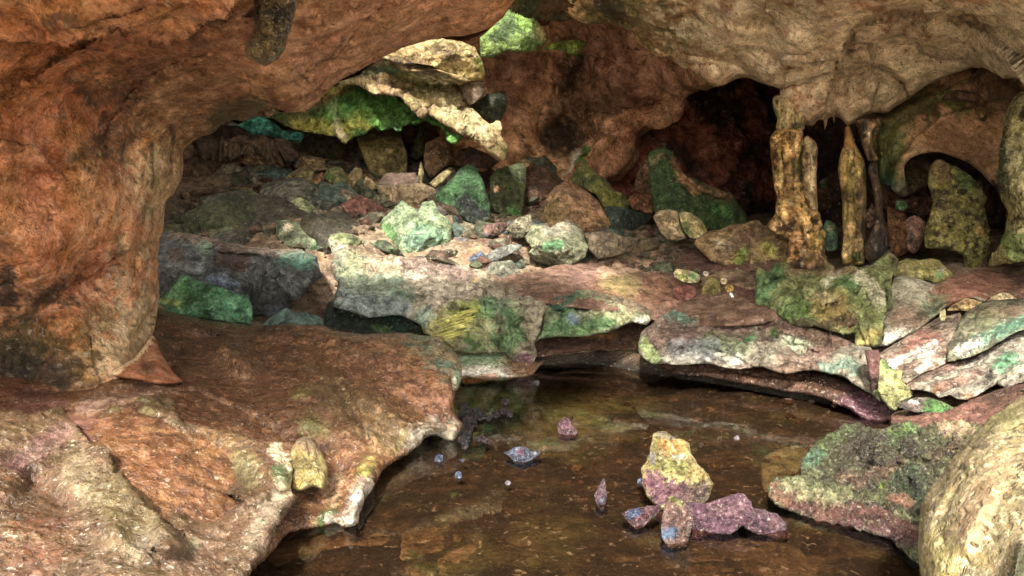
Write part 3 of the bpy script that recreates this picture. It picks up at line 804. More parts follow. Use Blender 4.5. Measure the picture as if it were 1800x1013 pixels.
def rk(name, cat, label, z, pts, Y, base, paint=(), tilt=0.0, facets=(5, 1.15), mat=None, mott=(), sculpt=(), noise=None, thick=None,
       jag=None, group=None, rim=None, wet=0.0, seed=None, parent=None, smooth=0.15, st=None, ctrl=None, aniso=(1, 1, 1), extra=()):
    """A boulder: outline, distance Y of its middle, lean (tilt > 0: the top leans away)."""
    _seed[0] += 1
    sd = seed or _seed[0]
    P = Z(*z, pts) if z else pts
    a = np.array([p[:2] for p in P])
    x0, y0 = a.min(0)
    x1, y1 = a.max(0)
    h = (y1 - y0)
    size = math.sqrt((x1 - x0) * h) * Y / FPX
    if ctrl is None:
        dY = tilt * h * Y / FPX * 0.5
        ctrl = [(x0, y0, Y + dY), (x1, y0, Y + dY), (x0, y1, Y - dY), (x1, y1, Y - dY)]
    if noise is None:
        noise = [(size * 0.6, size * 0.07), (size * 0.2, size * 0.03, 'r'), (size * 0.07, size * 0.014)]
    if not mott:
        mott = [(np.asarray(base) * 0.55, size * 0.5, 0.08, 0.12), (np.minimum(np.asarray(base) * 1.5, 0.8), size * 0.3, 0.16, 0.1)]
    pix = math.sqrt((x1 - x0) * h)
    r = relief(P, ctrl, base, sculpt=sculpt, paint=paint, mott=mott, noise=noise, rim=rim or (max(2.5, pix * 0.06), size * 0.06),
               thick=thick or size * 0.6, jag=pix * 0.016 if jag is None else jag, facets=facets, seed=sd, wet=wet, smooth=smooth, st=st, aniso=aniso)
    return build(name, [r] + list(extra), mat or M_ROUGH, label=label, cat=cat, group=group, parent=parent)

# ---- far left: bedded outcrop and the things above the rubble
rk("rock_outcrop", "outcrop", "dark bedded rock outcrop behind the arch, upper of two layers", A,
   [(235, 390), (330, 285), (460, 290), (560, 295), (700, 268), (860, 300), (960, 290), (1060, 310), (1100, 420), (1000, 475), (900, 500), (830, 590), (700, 600), (600, 605), (540, 592), (400, 575), (240, 570)],
   18.5, lin(104, 78, 54), facets=None, sculpt=[step(.6, 6, (326, 262), (370, 258), (430, 268), (500, 262)), step(-.6, 7, (320, 290), (380, 285), (440, 292), (500, 275)), step(-.4, 5, (330, 305), (400, 302), (460, 306)), bump(.3, 10, (460, 300))],
   noise=[(1.2, .4), (.5, .4, 'r'), (.2, .12, 'r')], aniso=(1, 1, 2.6), paint=[stain(lin(78, 40, 28), 10, (380, 290), (420, 288), k=.8), stain(lin(78, 40, 28), 12, (500, 280), k=.7)], jag=3)
rk("rock_outcrop", "outcrop", "dark bedded rock outcrop behind the arch, lower of two layers", A,
   [(210, 690), (380, 640), (520, 640), (640, 610), (780, 605), (860, 600), (910, 640), (850, 720), (700, 760), (560, 790), (470, 812), (380, 812), (340, 740), (220, 730)],
   17, lin(96, 74, 50), facets=None, noise=[(1.0, .3), (.4, .35, 'r'), (.15, .1, 'r')], aniso=(1, 1, 2.4), jag=3,
   sculpt=[step(-.4, 5, (330, 345), (400, 340), (460, 330))], paint=[stain(OLIVE * .8, 8, (425, 345), k=.8)])
rk("boulder", "boulder", "low dark reddish mound on top of the bedded outcrop beside the arch", A, [(440, 300), (460, 240), (530, 165), (600, 172), (660, 175), (715, 210), (760, 260), (830, 300)], 20.5, lin(62, 34, 26))
rk("boulder", "boulder", "teal green mossy boulder high behind the bedded outcrop", A, [(660, 170), (705, 150), (750, 110), (850, 103), (920, 140), (1000, 200), (1100, 215), (1165, 235), (1160, 300), (1090, 330), (960, 300), (830, 295), (760, 230)], 22, lin(80, 196, 168),
   facets=(4, .6), paint=[stain(DTEAL, 10, (500, 235), (470, 240), k=.7), stain(DKBR, 8, (520, 222), (505, 215), k=.8)])
rk("boulder", "boulder", "small pale rock catching daylight in the gap under the arch, left one", A, [(520, 190), (535, 150), (590, 122), (630, 140), (672, 165), (675, 195), (600, 200)], 25, PALE, facets=(3, .5))
rk("rock_slab", "slab", "thin pale slab wedged in the gap below the arch tip", A, [(755, 125), (800, 70), (860, 30), (915, 20), (985, 70), (975, 95), (900, 118), (840, 108)], 24, CREAM, facets=(3, .5), paint=[stain(lin(170, 90, 60), 10, (465, 196), (450, 202), k=.7)])

# ---- hanging pale slab with its moss curtain
sl = Z(*Q7, [(530, 235), (700, 175), (870, 50), (920, 70), (985, 140), (1130, 150), (1240, 130), (1330, 170), (1420, 240), (1450, 330), (1500, 390), (1590, 490), (1645, 530), (1705, 520), (1740, 640), (1780, 690), (1765, 780), (1720, 785),
                (1650, 735), (1560, 660), (1470, 605), (1390, 580), (1300, 520), (1200, 465), (1140, 480), (1060, 400), (990, 335), (930, 318), (870, 315), (825, 330), (770, 290), (700, 255), (640, 240)])
cur = Z(*Q7, [(60, 470), (160, 440), (330, 420), (345, 375), (400, 310), (480, 265), (560, 235), (660, 230), (780, 270), (860, 300), (960, 310), (1040, 380), (1150, 470), (1200, 455), (1290, 510), (1370, 580), (1460, 610), (1440, 635), (1410, 640), (1395, 668), (1360, 660), (1320, 630), (1290, 550),
                 (1240, 530), (1170, 505), (1130, 520), (1060, 530), (1020, 545), (1005, 585), (970, 580), (940, 550), (905, 560), (870, 575), (800, 555), (740, 600), (680, 615), (640, 640), (610, 670), (580, 660), (540, 610), (480, 600), (400, 590), (330, 580), (240, 560), (120, 510)])
r1 = relief(sl, [(600, 145, 17.5), (700, 110, 18.2), (760, 190, 16.2), (860, 260, 15.2), (885, 275, 15.0), (760, 130, 18.0), (820, 170, 16.8), (660, 160, 16.8), (800, 230, 15.7), (870, 220, 15.9)], lin(186, 160, 108),
            sculpt=[step(.35, 8, (690, 190), (720, 160), (760, 150), (790, 170)), bump(-.25, 6, (740, 195), (790, 188)), bump(-.25, 6, (790, 200), (830, 190)), bump(-.2, 5, (640, 165), (690, 160)), bump(.25, 9, (690, 150), (720, 180), (735, 200)),
                    bump(-.15, 3, (800, 215), (850, 260)), bump(-.15, 3, (815, 205), (865, 255)), bump(.2, 10, (770, 170), (800, 200)), bump(-.14, 3, (770, 130), (810, 165), (850, 215))],
            paint=[stain(BROWN, 9, (670, 160), (700, 158), (720, 165), k=.7), stain(lin(140, 100, 90), 7, (740, 196), (790, 190), k=.7), stain(lin(130, 90, 76), 7, (800, 200), (830, 192), k=.7), stain(BROWN, 10, (730, 120), (760, 122), k=.8), stain(LIME * .8, 12, (740, 150), (760, 160), k=.5),
                   stain(DKBR, 10, (720, 200), (735, 170), k=.35), stain(OLIVE, 8, (875, 262), (890, 272), k=.7), stain(LIME, 10, (715, 130), k=.7), stain(DMOSS, 10, (640, 128), (690, 128), k=.9), stain(MOSS, 8, (700, 130), k=.7), stain(lin(214, 196, 156), 18, (780, 175), (840, 240), k=.5), stain(OLIVE, 40, (740, 150), (820, 200), k=.5, edge=1.5, ns=.4)],
            noise=[(1.2, .2), (.4, .16, 'r'), (.14, .04)], rim=(8, .35), thick=.7, jag=2, seed=31, smooth=.3)
o = build("rock_slab", r1, M_ROUGH, label="large pale hanging slab slanting down to a point in the daylight gap", cat="slab")
r2 = relief(cur, [(500, 205, 18.6), (620, 150, 18.8), (640, 230, 17.6), (700, 230, 17.0), (740, 200, 17.2), (810, 240, 15.9), (600, 250, 17.8), (530, 235, 18.2), (780, 220, 16.4)], lin(72, 128, 36),
            sculpt=[bump(.25, 5, (630, 160), (645, 190), (665, 220)), bump(.3, 10, (590, 190), (570, 215)), bump(-.3, 9, (605, 185), (610, 205)), bump(.2, 8, (690, 190), (700, 220)), bump(.3, 14, (620, 215)), bump(-.2, 6, (550, 200), (540, 225))],
            paint=[stain(lin(190, 180, 70), 16, (520, 222), (560, 226), (600, 236), k=.85), stain(lin(190, 176, 66), 14, (620, 216), (640, 214), k=.8), stain(OLIVE * .5, 14, (500, 205), (540, 198), (560, 185), k=.8), stain(PALE, 8, (588, 188), (600, 240), k=.6), stain(lin(190, 180, 70), 12, (560, 165), (590, 155), k=.8),  # yellow lower-left patches put the light on the moss into its colour
                   stain(DMOSS, 10, (605, 195), (610, 180), k=.8), stain(DMOSS, 10, (690, 215), (700, 235), k=.6), stain(lin(96, 156, 44), 16, (590, 195), (660, 205), (700, 190), k=.6), stain(lin(120, 84, 40), 6, (560, 180), (600, 165), (620, 152), k=.7)],
            noise=[(.8, .25), (.3, .14, 'r'), (.12, .05)], rim=(5, .2), thick=.5, jag=3.5, seed=32, smooth=.1)
build("moss_curtain", r2, M_ROUGH, parent=o, label="bright green moss hanging under the slab")
ol = Z(*Q7, [(860, 50), (900, 20), (960, -40), (1100, -70), (1300, -90), (1420, -70), (1530, -30), (1580, 60), (1610, 170), (1590, 210), (1500, 220), (1430, 240), (1330, 170), (1240, 130), (1130, 152), (990, 145), (930, 80)])
rk("boulder", "boulder", "rough olive brown rock hanging above the pale slab", None, ol, 15.6, lin(146, 122, 72), facets=(4, .5), sculpt=[step(.3, 6, (700, 105), (760, 118), (820, 140)), bump(-.3, 5, (720, 116), (760, 118))],
   paint=[stain(LIME, 5, (840, 108), (850, 125), k=.9), stain(DKBR, 12, (700, 108), (740, 112), k=.7), stain(DKBR, 8, (770, 90), (790, 100), k=.5), stain(lin(190, 160, 90), 14, (820, 120), (840, 130), k=.6)])
rk("boulder", "boulder", "smooth grey brown rock between the pale slab and the back wall", Z(*Q7, [(0, 0)]) and Q7, [(1425, 250), (1500, 215), (1590, 208), (1605, 240), (1590, 320), (1550, 360), (1500, 390), (1450, 330)], 16.2, lin(110, 90, 70), facets=(3, .6))
rk("boulder", "boulder", "dark green black rock behind the pale slab's lower half", Q7, [(1500, 390), (1560, 350), (1640, 300), (1750, 290), (1760, 400), (1720, 500), (1690, 560), (1620, 520)], 16.8, lin(52, 56, 36), facets=(4, .8), paint=[stain(DMOSS, 6, (845, 185), k=.8)])
rk("boulder", "boulder", "bright mossy knob of rock hanging below the cave ceiling", (600, 0, 2.98), [(730, 300), (725, 200), (780, 150), (840, 95), (880, 50), (940, 75), (1010, 95), (1050, 140), (1085, 200), (1060, 240), (1010, 272), (940, 276), (870, 270), (790, 305)], 14.8, lin(96, 120, 42),
   facets=(4, .7), paint=[stain(DMOSS, 14, (880, 60), (900, 40), k=.8), stain(lin(120, 160, 50), 10, (925, 45), (915, 30), k=.8), stain(DKBR, 10, (940, 60), k=.5), stain(lin(176, 150, 84), 8, (950, 45), (955, 60), k=.7)])
rk("boulder", "boulder", "lime green ledge of moss below the mossy knob", (600, 0, 2.98), [(1040, 265), (1090, 225), (1200, 210), (1285, 215), (1280, 240), (1225, 290), (1150, 262)], 18.2, LIME, facets=(3, .5))

# ---- rubble on the slope
rub = [
 ("tall olive boulder standing upright under the moss curtain", B, [(115, 260), (250, 225), (340, 200), (380, 188), (440, 235), (465, 300), (490, 400), (490, 480), (470, 610), (330, 622), (270, 600), (200, 500), (150, 380)], 18.6, lin(128, 112, 60), [stain(DKBR, 14, (690, 240), k=.6), stain(MOSS * .7, 7, (655, 310), (668, 322), k=.8)]),
 ("brown upright boulder right of the tall olive boulder", B, [(630, 300), (740, 245), (790, 280), (812, 360), (820, 440), (770, 480), (700, 540), (660, 562), (620, 490), (605, 430)], 18.2, lin(126, 94, 62), []),
 ("narrow dark green splinter between two upright boulders", B, [(580, 150), (605, 145), (612, 280), (622, 380), (560, 430), (500, 400), (530, 320), (570, 240)], 19.6, lin(70, 72, 36), []),
 ("dark green boulder with a black lower face", B, [(700, 690), (760, 620), (830, 560), (880, 500), (940, 462), (1010, 490), (1050, 580), (1090, 700), (1115, 860), (1110, 890), (1040, 917), (960, 900), (880, 850), (800, 800), (740, 782)], 15.4, lin(62, 104, 62), [stain(lin(38, 40, 48), 18, (820, 365), (845, 385), k=.9), stain(lin(90, 140, 80), 8, (790, 340), (800, 330), k=.6)]),  # near-black patch over the lower face
 ("blocky dark mossy boulder beside the black faced one", B, [(1100, 560), (1150, 500), (1230, 470), (1330, 448), (1370, 480), (1372, 600), (1355, 750), (1332, 882), (1260, 875), (1180, 840), (1110, 800)], 15.9, lin(64, 72, 36), [stain(lin(70, 130, 50), 9, (900, 372), (908, 382), k=.8), stain(PINK, 4, (873, 332), k=.9)]),
 ("smooth brown dome of rock behind the mossy boulders", Cz, [(80, 500), (95, 400), (150, 372), (250, 400), (330, 460), (390, 505), (400, 570), (300, 700), (200, 820), (90, 780)], 17.4, lin(92, 62, 44), []),
 ("brown triangular boulder with a pointed top", Cz, [(165, 830), (180, 800), (240, 720), (250, 640), (270, 590), (370, 508), (420, 510), (450, 550), (560, 580), (640, 650), (700, 740), (738, 830), (700, 872), (600, 890), (300, 880)], 14.8, lin(136, 98, 66), [stain(OLIVE, 18, (980, 370), (960, 380), k=.5)]),
 ("yellow green mossy block leaning behind the triangular boulder", Cz, [(440, 480), (500, 380), (540, 372), (620, 430), (720, 510), (760, 570), (840, 595), (872, 660), (862, 800), (830, 842), (740, 838), (690, 720), (620, 600), (540, 560), (450, 520)], 15.8, lin(110, 108, 46), [stain(lin(160, 160, 60), 8, (1085, 365), (1070, 345), k=.7), stain(DMOSS, 10, (1030, 320), (1015, 310), k=.6)]),
 ("flat brown shelf of rock below the upright boulders", B, [(245, 612), (330, 620), (500, 602), (600, 602), (690, 640), (705, 668), (680, 700), (600, 742), (560, 792), (470, 762), (360, 792), (300, 722), (270, 660)], 16.2, lin(128, 108, 80), []),
 ("heart shaped pale green boulder with two peaks", None, [(668, 393), (673, 384), (700, 358), (707, 352), (728, 367), (735, 374), (742, 355), (761, 353), (771, 370), (790, 388), (796, 403), (794, 420), (790, 443), (771, 459), (740, 455), (712, 450), (690, 430), (674, 421), (667, 405)], 12.9, lin(132, 152, 112), [stain(MOSS, 12, (678, 405), (685, 420), k=.8), stain(lin(90, 130, 110), 12, (720, 425), (760, 435), k=.7), stain(lin(90, 110, 120), 8, (740, 448), (770, 450), k=.6), stain(TEAL, 12, (735, 405), (770, 415), k=.4)]),
 ("flat slab tinted bluish as the cool glow, in the hollow right of the heart shaped boulder", D, [(880, 255), (940, 170), (1010, 70), (1100, 80), (1210, 150), (1225, 205), (1110, 250), (1050, 290), (950, 285)], 12.9, lin(124, 116, 122), []),  # bluish colour stands in for the cool glow here
 ("small slab, tinted blue as the cool glow, tipped into the hollow behind the centre slab", D, [(1085, 270), (1120, 220), (1210, 175), (1240, 215), (1160, 295), (1130, 305)], 12.4, lin(108, 128, 150), []),  # blue of the glow put into the base colour
 ("grey slab leaning over the dark hollow behind the centre slab", D, [(1165, 270), (1250, 200), (1330, 150), (1430, 125), (1510, 125), (1500, 160), (1420, 200), (1300, 265), (1200, 308)], 12.5, lin(126, 130, 122), []),
 ("low grey rock with a dark cleft behind the centre slab's top", D, [(1190, 312), (1290, 258), (1430, 243), (1480, 300), (1515, 352), (1400, 394), (1330, 372), (1230, 345)], 12.0, lin(128, 130, 112), [stain(BLKBR, 5, (885, 478), (895, 490), k=.6)]),
 ("rugged pale green white rock at the edge of the earth terrace", R5, [(960, 230), (1000, 168), (1080, 155), (1092, 180), (1150, 148), (1190, 140), (1260, 180), (1272, 220), (1292, 280), (1280, 335), (1190, 388), (1080, 378), (1000, 350), (978, 312), (1002, 290)], 12.6, lin(140, 142, 108), [stain(lin(70, 130, 80), 7, (960, 433), (985, 430), k=.8), stain(GREY, 10, (965, 405), (1000, 400), k=.6), stain(PALE, 8, (990, 400), k=.5)]),
 ("flat topped brown grey rock right of the rugged pale rock", R5, [(1270, 208), (1400, 196), (1480, 228), (1552, 236), (1542, 292), (1450, 325), (1345, 345), (1300, 302), (1280, 230)], 12.9, lin(150, 132, 108), []),
 ("dark triangular boulder on the crest of the rubble slope", A, [(1070, 390), (1080, 360), (1180, 240), (1240, 178), (1300, 170), (1380, 220), (1430, 310), (1510, 330), (1520, 450), (1440, 495), (1340, 485), (1280, 420), (1180, 400)], 20.3, lin(66, 64, 38), []),
 ("olive brown pointed rock below the crest boulder", A, [(1080, 465), (1160, 388), (1300, 420), (1340, 500), (1230, 520), (1100, 510)], 18.6, lin(120, 98, 60), []),
 ("olive wedge of rock below the pointed rock", A, [(1005, 565), (1090, 505), (1180, 480), (1235, 520), (1220, 600), (1150, 642), (1050, 605)], 17.8, lin(116, 104, 60), []),
 ("small rounded orange brown stone in the upper rubble", A, [(1210, 600), (1250, 540), (1300, 518), (1295, 580), (1240, 640)], 17.6, lin(146, 98, 58), []),
 ("green speckled stone on the upper rubble left of the tall boulder", A, [(1300, 545), (1340, 490), (1430, 482), (1480, 540), (1512, 582), (1430, 612), (1350, 602)], 17.5, lin(112, 110, 62), [stain(MOSS, 6, (575, 312), k=.8)]),
 ("flat tan stone under the green speckled stone", A, [(1265, 652), (1310, 588), (1395, 628), (1392, 658), (1320, 665)], 17.0, lin(136, 112, 76), []),
 ("green triangular stone in the middle of the left rubble", A, [(1038, 605), (1150, 650), (1172, 718), (1080, 728), (1045, 690)], 16.6, lin(118, 120, 76), []),
 ("long thin tan slab pointing right in the left rubble", A, [(1148, 648), (1220, 648), (1340, 700), (1392, 770), (1300, 762), (1200, 715)], 16.3, lin(140, 124, 88), []),
 ("square tan stone beside the long thin slab", A, [(1395, 722), (1440, 638), (1525, 648), (1545, 740), (1500, 765), (1410, 768)], 16.2, lin(140, 116, 86), []),
 ("flat grey brown stone below the square tan stone", A, [(1318, 822), (1390, 768), (1485, 776), (1440, 832), (1370, 842)], 15.4, lin(120, 104, 88), []),
 ("pale green angular block in front of the left rubble", A, [(930, 832), (1060, 738), (1130, 703), (1190, 740), (1252, 792), (1222, 850), (1160, 905), (1000, 872)], 14.6, lin(140, 148, 104), []),
 ("small grey stone tucked beside the pale green block", A, [(1118, 905), (1180, 848), (1232, 870), (1230, 915), (1150, 922)], 14.4, lin(130, 124, 104), []),
 ("long green backed block stepping down to the centre slab", R4, [(1440, 142), (1500, 138), (1562, 150), (1605, 215), (1692, 268), (1704, 330), (1722, 424), (1680, 434), (1650, 340), (1560, 300), (1480, 272), (1448, 205)], 12.9, lin(140, 150, 112), [stain(lin(50, 130, 80), 9, (560, 440), (572, 465), k=.85), stain(PALE, 7, (505, 400), k=.7)]),
 ("brown slab lying low against the bedded outcrop", A, [(540, 828), (640, 790), (760, 748), (805, 800), (785, 852), (600, 872)], 15.8, lin(96, 82, 54), []),
 ("green edged slab tilted on its corner against the outcrop", A, [(795, 832), (860, 720), (905, 632), (1035, 652), (1000, 712), (930, 772), (860, 832)], 16.2, lin(88, 88, 46), [stain(lin(140, 150, 70), 3, (474, 335), (455, 365), k=.7)]),
 ("dark brown boulder at the foot of the arch pillar", A, [(120, 760), (180, 700), (240, 705), (305, 800), (270, 845), (180, 800), (130, 800)], 15.0, lin(84, 70, 48), []),
 ("olive flake lying on the earth left of the pale green block", A, [(460, 950), (530, 930), (600, 945), (650, 972), (600, 1002), (500, 982)], 13.8, lin(124, 124, 66), []),
 ("green flake beside the olive flake", A, [(600, 1010), (700, 958), (800, 918), (862, 952), (830, 1003), (760, 1030), (640, 1040)], 13.5, lin(112, 130, 74), []),
 ("tan sloping rock right of the small rubble stones", A, [(1375, 1000), (1350, 985), (1410, 960), (1480, 968), (1560, 1000), (1500, 1040), (1400, 1040)], 13.2, lin(120, 140, 100), []),
 ("red brown flat rock in the middle of the slope", B, [(-10, 760), (60, 720), (140, 690), (250, 740), (340, 800), (290, 850), (200, 880), (60, 850)], 14.9, lin(112, 66, 54), []),
 ("grey brown stone at the left end of the red rock", B, [(-20, 690), (0, 640), (90, 670), (135, 700), (60, 750), (-10, 772)], 15.6, lin(120, 100, 80), []),
 ("upright olive stone left of the tall olive boulder", B, [(40, 560), (110, 470), (150, 500), (165, 620), (110, 670), (50, 630)], 17.3, lin(122, 104, 62), []),
 ("rounded tan stone at the foot of the tall olive boulder", B, [(165, 600), (180, 545), (225, 570), (270, 630), (230, 672), (180, 660)], 16.9, lin(138, 112, 70), []),
 ("slender olive stone leaning between the upright boulders", B, [(545, 605), (570, 540), (590, 430), (615, 520), (600, 612)], 17.4, lin(118, 104, 60), []),
 ("long olive stone lying behind the black faced boulder", B, [(655, 600), (720, 540), (800, 480), (845, 490), (790, 560), (700, 640)], 16.8, lin(120, 108, 66), []),
 ("dark red boulder in the shade under the slab's point", B, [(830, 420), (880, 350), (960, 330), (1080, 380), (1170, 440), (1100, 500), (1010, 490), (900, 490)], 17.2, lin(76, 46, 38), []),
 ("thin slate coloured slab below the black faced boulder", B, [(985, 960), (1000, 930), (1160, 890), (1270, 900), (1180, 985), (1080, 1000)], 13.6, lin(130, 96, 84), [stain(lin(80, 86, 92), 4, (840, 412), (860, 415), k=.7)]),
 ("greyish rock left of the rugged pale rock", R5, [(860, 190), (920, 130), (990, 110), (1005, 170), (960, 230), (920, 240)], 13.3, lin(130, 124, 98), []),
 ("dark green sloping slab under the heart shaped boulder", D, [(400, 130), (440, 90), (500, 95), (600, 160), (640, 215), (560, 205), (480, 175)], 12.2, lin(82, 96, 66), []),
 ("mossy hump at the back of the centre slab", D, [(60, 120), (90, 55), (170, 40), (250, 50), (325, 95), (280, 150), (180, 180), (100, 170)], 12.0, lin(136, 146, 96), []),
 ("dark stone with a lit lower edge beside the white streak", Cz, [(60, 345), (100, 330), (135, 350), (140, 380), (100, 400), (70, 380)], 17.6, lin(150, 124, 84), []),
]
traced = []
for lab, z, pts, Y, base, pnt in rub:
    traced.append((Z(*z, pts) if z else pts, Y))
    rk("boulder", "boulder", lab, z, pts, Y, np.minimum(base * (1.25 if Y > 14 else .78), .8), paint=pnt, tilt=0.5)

# ---- smaller loose stones between the boulders
rs = np.random.RandomState(77)
made = 0
tries = 0
while made < 190 and tries < 3000:
    tries += 1
    x, y = rs.uniform(-7.0, 2.6), rs.uniform(12.6, 20.5)
    px = 900 + x / y * FPX
    if px < 285 or px > 1090:
        continue
    z = floor_z(x, y)
    py = 506.5 - FPX * ((z - CAM_H) * CP + y * SP) / (y * CP - (z - CAM_H) * SP)
    s_ = (rs.uniform(.22, .6) if made > 70 else rs.uniform(.5, 1.0)) * FPX / y
    ring = [(px + .8 * s_ * math.cos(a), py - .3 * s_ + .6 * s_ * math.sin(a)) for a in np.arange(0, 6.2, .8)] + [(px, py)]
    rx, ry = np.array([p[0] for p in ring]), np.array([p[1] for p in ring])
    if any(Yt > y - .4 and inside(rx, ry, po).sum() > 1 for po, Yt in traced):
        continue
    a0 = rs.uniform(0, 6.28)
    k_ = rs.randint(5, 8)
    asp = rs.uniform(.45, .9)
    rot = rs.uniform(-.5, .5)
    pts = []
    for i in range(k_):
        a = a0 + 6.283 * (i + rs.uniform(-.3, .3)) / k_
        u, v = s_ * rs.uniform(.7, 1.15) * math.cos(a), s_ * asp * rs.uniform(.7, 1.15) * math.sin(a)
        pts.append((px + u * math.cos(rot) - v * math.sin(rot), py - .3 * s_ * asp + u * math.sin(rot) + v * math.cos(rot)))
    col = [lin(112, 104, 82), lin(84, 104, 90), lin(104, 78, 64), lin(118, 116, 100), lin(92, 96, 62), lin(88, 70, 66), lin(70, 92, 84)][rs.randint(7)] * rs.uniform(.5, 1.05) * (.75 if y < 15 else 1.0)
    rk("stone", "stone", "loose angular stone in the rubble slope, smaller than the boulders round it", None, pts, y, col, tilt=.6, facets=(5, 1.6), st=1.5, rim=(1.6, .02), group="small loose stones of the rubble slope")
    made += 1

# ---- the long shadowed slab, the green block and the small teal rock beside the arch pillar
rk("rock_slab", "slab", "long dark slab with a brown flat top behind the green block", R4, [(815, 300), (830, 208), (890, 198), (1000, 212), (1200, 258), (1400, 288), (1560, 298), (1662, 328), (1682, 430), (1640, 472), (1580, 535), (1500, 592), (1430, 642), (1320, 655), (1000, 640), (830, 600)],
   10.9, lin(84, 88, 88), facets=None, ctrl=[(280, 410, 12.2), (330, 412, 12.3), (560, 445, 11.8), (280, 440, 10.9), (330, 430, 11.1), (460, 460, 10.7), (550, 470, 10.6), (300, 540, 10.9), (430, 550, 10.7), (500, 540, 10.9)],
   sculpt=[step(-.25, 10, (330, 425), (370, 440), (460, 448), (560, 460)), bump(.2, 8, (375, 440), (372, 470)), bump(-.2, 14, (410, 460)), bump(.2, 6, (462, 450), (450, 500), (440, 550)), bump(-.2, 12, (500, 475))],
   paint=[stain(lin(132, 110, 94), 12, (310, 412), (420, 428), (540, 442), k=.9), stain(BLUEW * .8, 14, (380, 490), (400, 505), k=.6), stain(TEAL * .8, 12, (540, 465), (500, 460), k=.6), stain(DKBR, 18, (420, 460), (400, 450), k=.8), stain(GREENW * .7, 10, (360, 440), k=.6), stain(DKBR, 14, (310, 450), k=.7), stain(BLUEW * .7, 10, (500, 545), (480, 550), k=.5)], rim=(10, .2), thick=1.0, mat=M_SLAB)
rk("boulder", "boulder", "bright green mossy block behind the back rim of the ledge", R4, [(826, 570), (890, 500), (930, 460), (965, 425), (1040, 458), (1150, 488), (1230, 520), (1305, 540), (1322, 600), (1322, 690), (1150, 670), (900, 640)], 9.6, lin(72, 130, 84), facets=None, tilt=.6,
   paint=[stain(lin(96, 170, 120), 18, (390, 530), (420, 540), k=.55), stain(MOSS, 16, (310, 510), (330, 530), k=.6), stain(lin(170, 170, 90), 5, (315, 535), (290, 530), k=.7), stain(DMOSS, 16, (350, 515), k=.4)], mott=[(lin(48, 96, 54), .3, .05, .15), (lin(120, 176, 130), .15, .14, .1)], rim=(5, .08), thick=.8)
rk("boulder", "boulder", "small teal grey rock at the back rim of the ledge", R4, [(1375, 690), (1440, 630), (1500, 598), (1540, 625), (1600, 622), (1680, 648), (1695, 695), (1500, 700)], 9.5, lin(96, 124, 116), tilt=.6)

# ---- the centre slab
cs = [(576, 424), (584, 412), (598, 409), (620, 412), (640, 423), (660, 436), (680, 439), (707, 450), (726, 454), (757, 457), (775, 462), (800, 467), (820, 470), (840, 474), (868, 482), (892, 495), (920, 504), (939, 521), (966, 521), (967, 535), (953, 558),
      (950, 582), (940, 602), (944, 625), (936, 642), (915, 643), (895, 631), (889, 620), (835, 621), (798, 617), (781, 605), (774, 592), (744, 588), (741, 572), (714, 558), (694, 555), (650, 558), (634, 555), (605, 545), (582, 537), (588, 523), (594, 499), (579, 471), (587, 450)]
r1 = relief(cs, [(590, 535, 10.3), (590, 415, 12.3), (640, 550, 10.2), (742, 575, 10.1), (700, 500, 11.0), (750, 485, 11.4), (757, 459, 12.6), (830, 530, 10.5), (835, 615, 10.5), (940, 530, 10.4), (938, 635, 10.4), (880, 488, 11.9), (900, 600, 10.3), (660, 440, 12.3), (800, 470, 12.3), (620, 480, 11.2), (940, 523, 10.9)], lin(158, 148, 124),
            sculpt=[step(.18, 9, (945, 528), (900, 540), (860, 542), (800, 540)), bump(-.22, 6, (885, 545), (892, 590), (888, 620)), bump(.15, 14, (915, 570), (910, 600)), bump(-.12, 6, (810, 520), (850, 535), (880, 530)), step(.10, 7, (600, 470), (660, 490), (730, 510), (790, 525)),
                    bump(-.10, 5, (830, 560), (860, 560), (900, 575), (940, 555)), bump(.10, 10, (660, 470), (720, 480)), bump(-.08, 5, (690, 455), (730, 470), (770, 470))],
            paint=[stain(lin(112, 134, 112), 40, (620, 500), (680, 520), k=.75), stain(lin(120, 150, 128), 14, (700, 510), (720, 520), k=.7), stain(lin(140, 156, 160), 20, (610, 535), (660, 545), (700, 545), k=.7), stain(lin(140, 150, 100), 12, (625, 460), (610, 480), k=.6), stain(lin(206, 192, 172), 30, (740, 485), (800, 500), (780, 530), k=.75),
                   stain(lin(112, 80, 74), 14, (720, 466), (780, 478), (820, 486), k=.75), stain(BROWN, 12, (620, 430), (680, 450), (650, 440), k=.7), stain(lin(176, 150, 120), 12, (640, 470), (690, 470), k=.6), stain(lin(156, 152, 84), 26, (790, 570), (770, 590), (830, 560), k=.8), stain(lin(90, 150, 70), 18, (835, 595), (860, 590), (850, 550), k=.65),
                   stain(lin(70, 130, 66), 16, (900, 555), (905, 590), (890, 600), k=.75), stain(lin(96, 150, 110), 12, (880, 540), (855, 535), k=.6), stain(lin(120, 160, 140), 12, (750, 555), (740, 565), k=.6), stain(PURPLE, 12, (925, 630), (915, 640), k=.85), stain(lin(190, 160, 130), 18, (850, 580), k=.4),
                   stain(DKBR, 4, (850, 510), (852, 520), k=.7), stain(DKBR, 4, (890, 508), (892, 518), k=.7), stain(MUD, 10, (870, 490), (920, 508), k=.6), stain(DKBR, 6, (580, 470), (592, 500), (585, 530), k=.7), stain(GOLD, 3, (836, 495), k=.8), stain(LIME, 12, (800, 545), (830, 545), k=.5)],
            noise=[(.8, .12), (.3, .10, 'r'), (.1, .035), (.12, .05, 'p')], rim=(5, .08), thick=.9, st=2.2, jag=2.2, seed=41, smooth=.2)
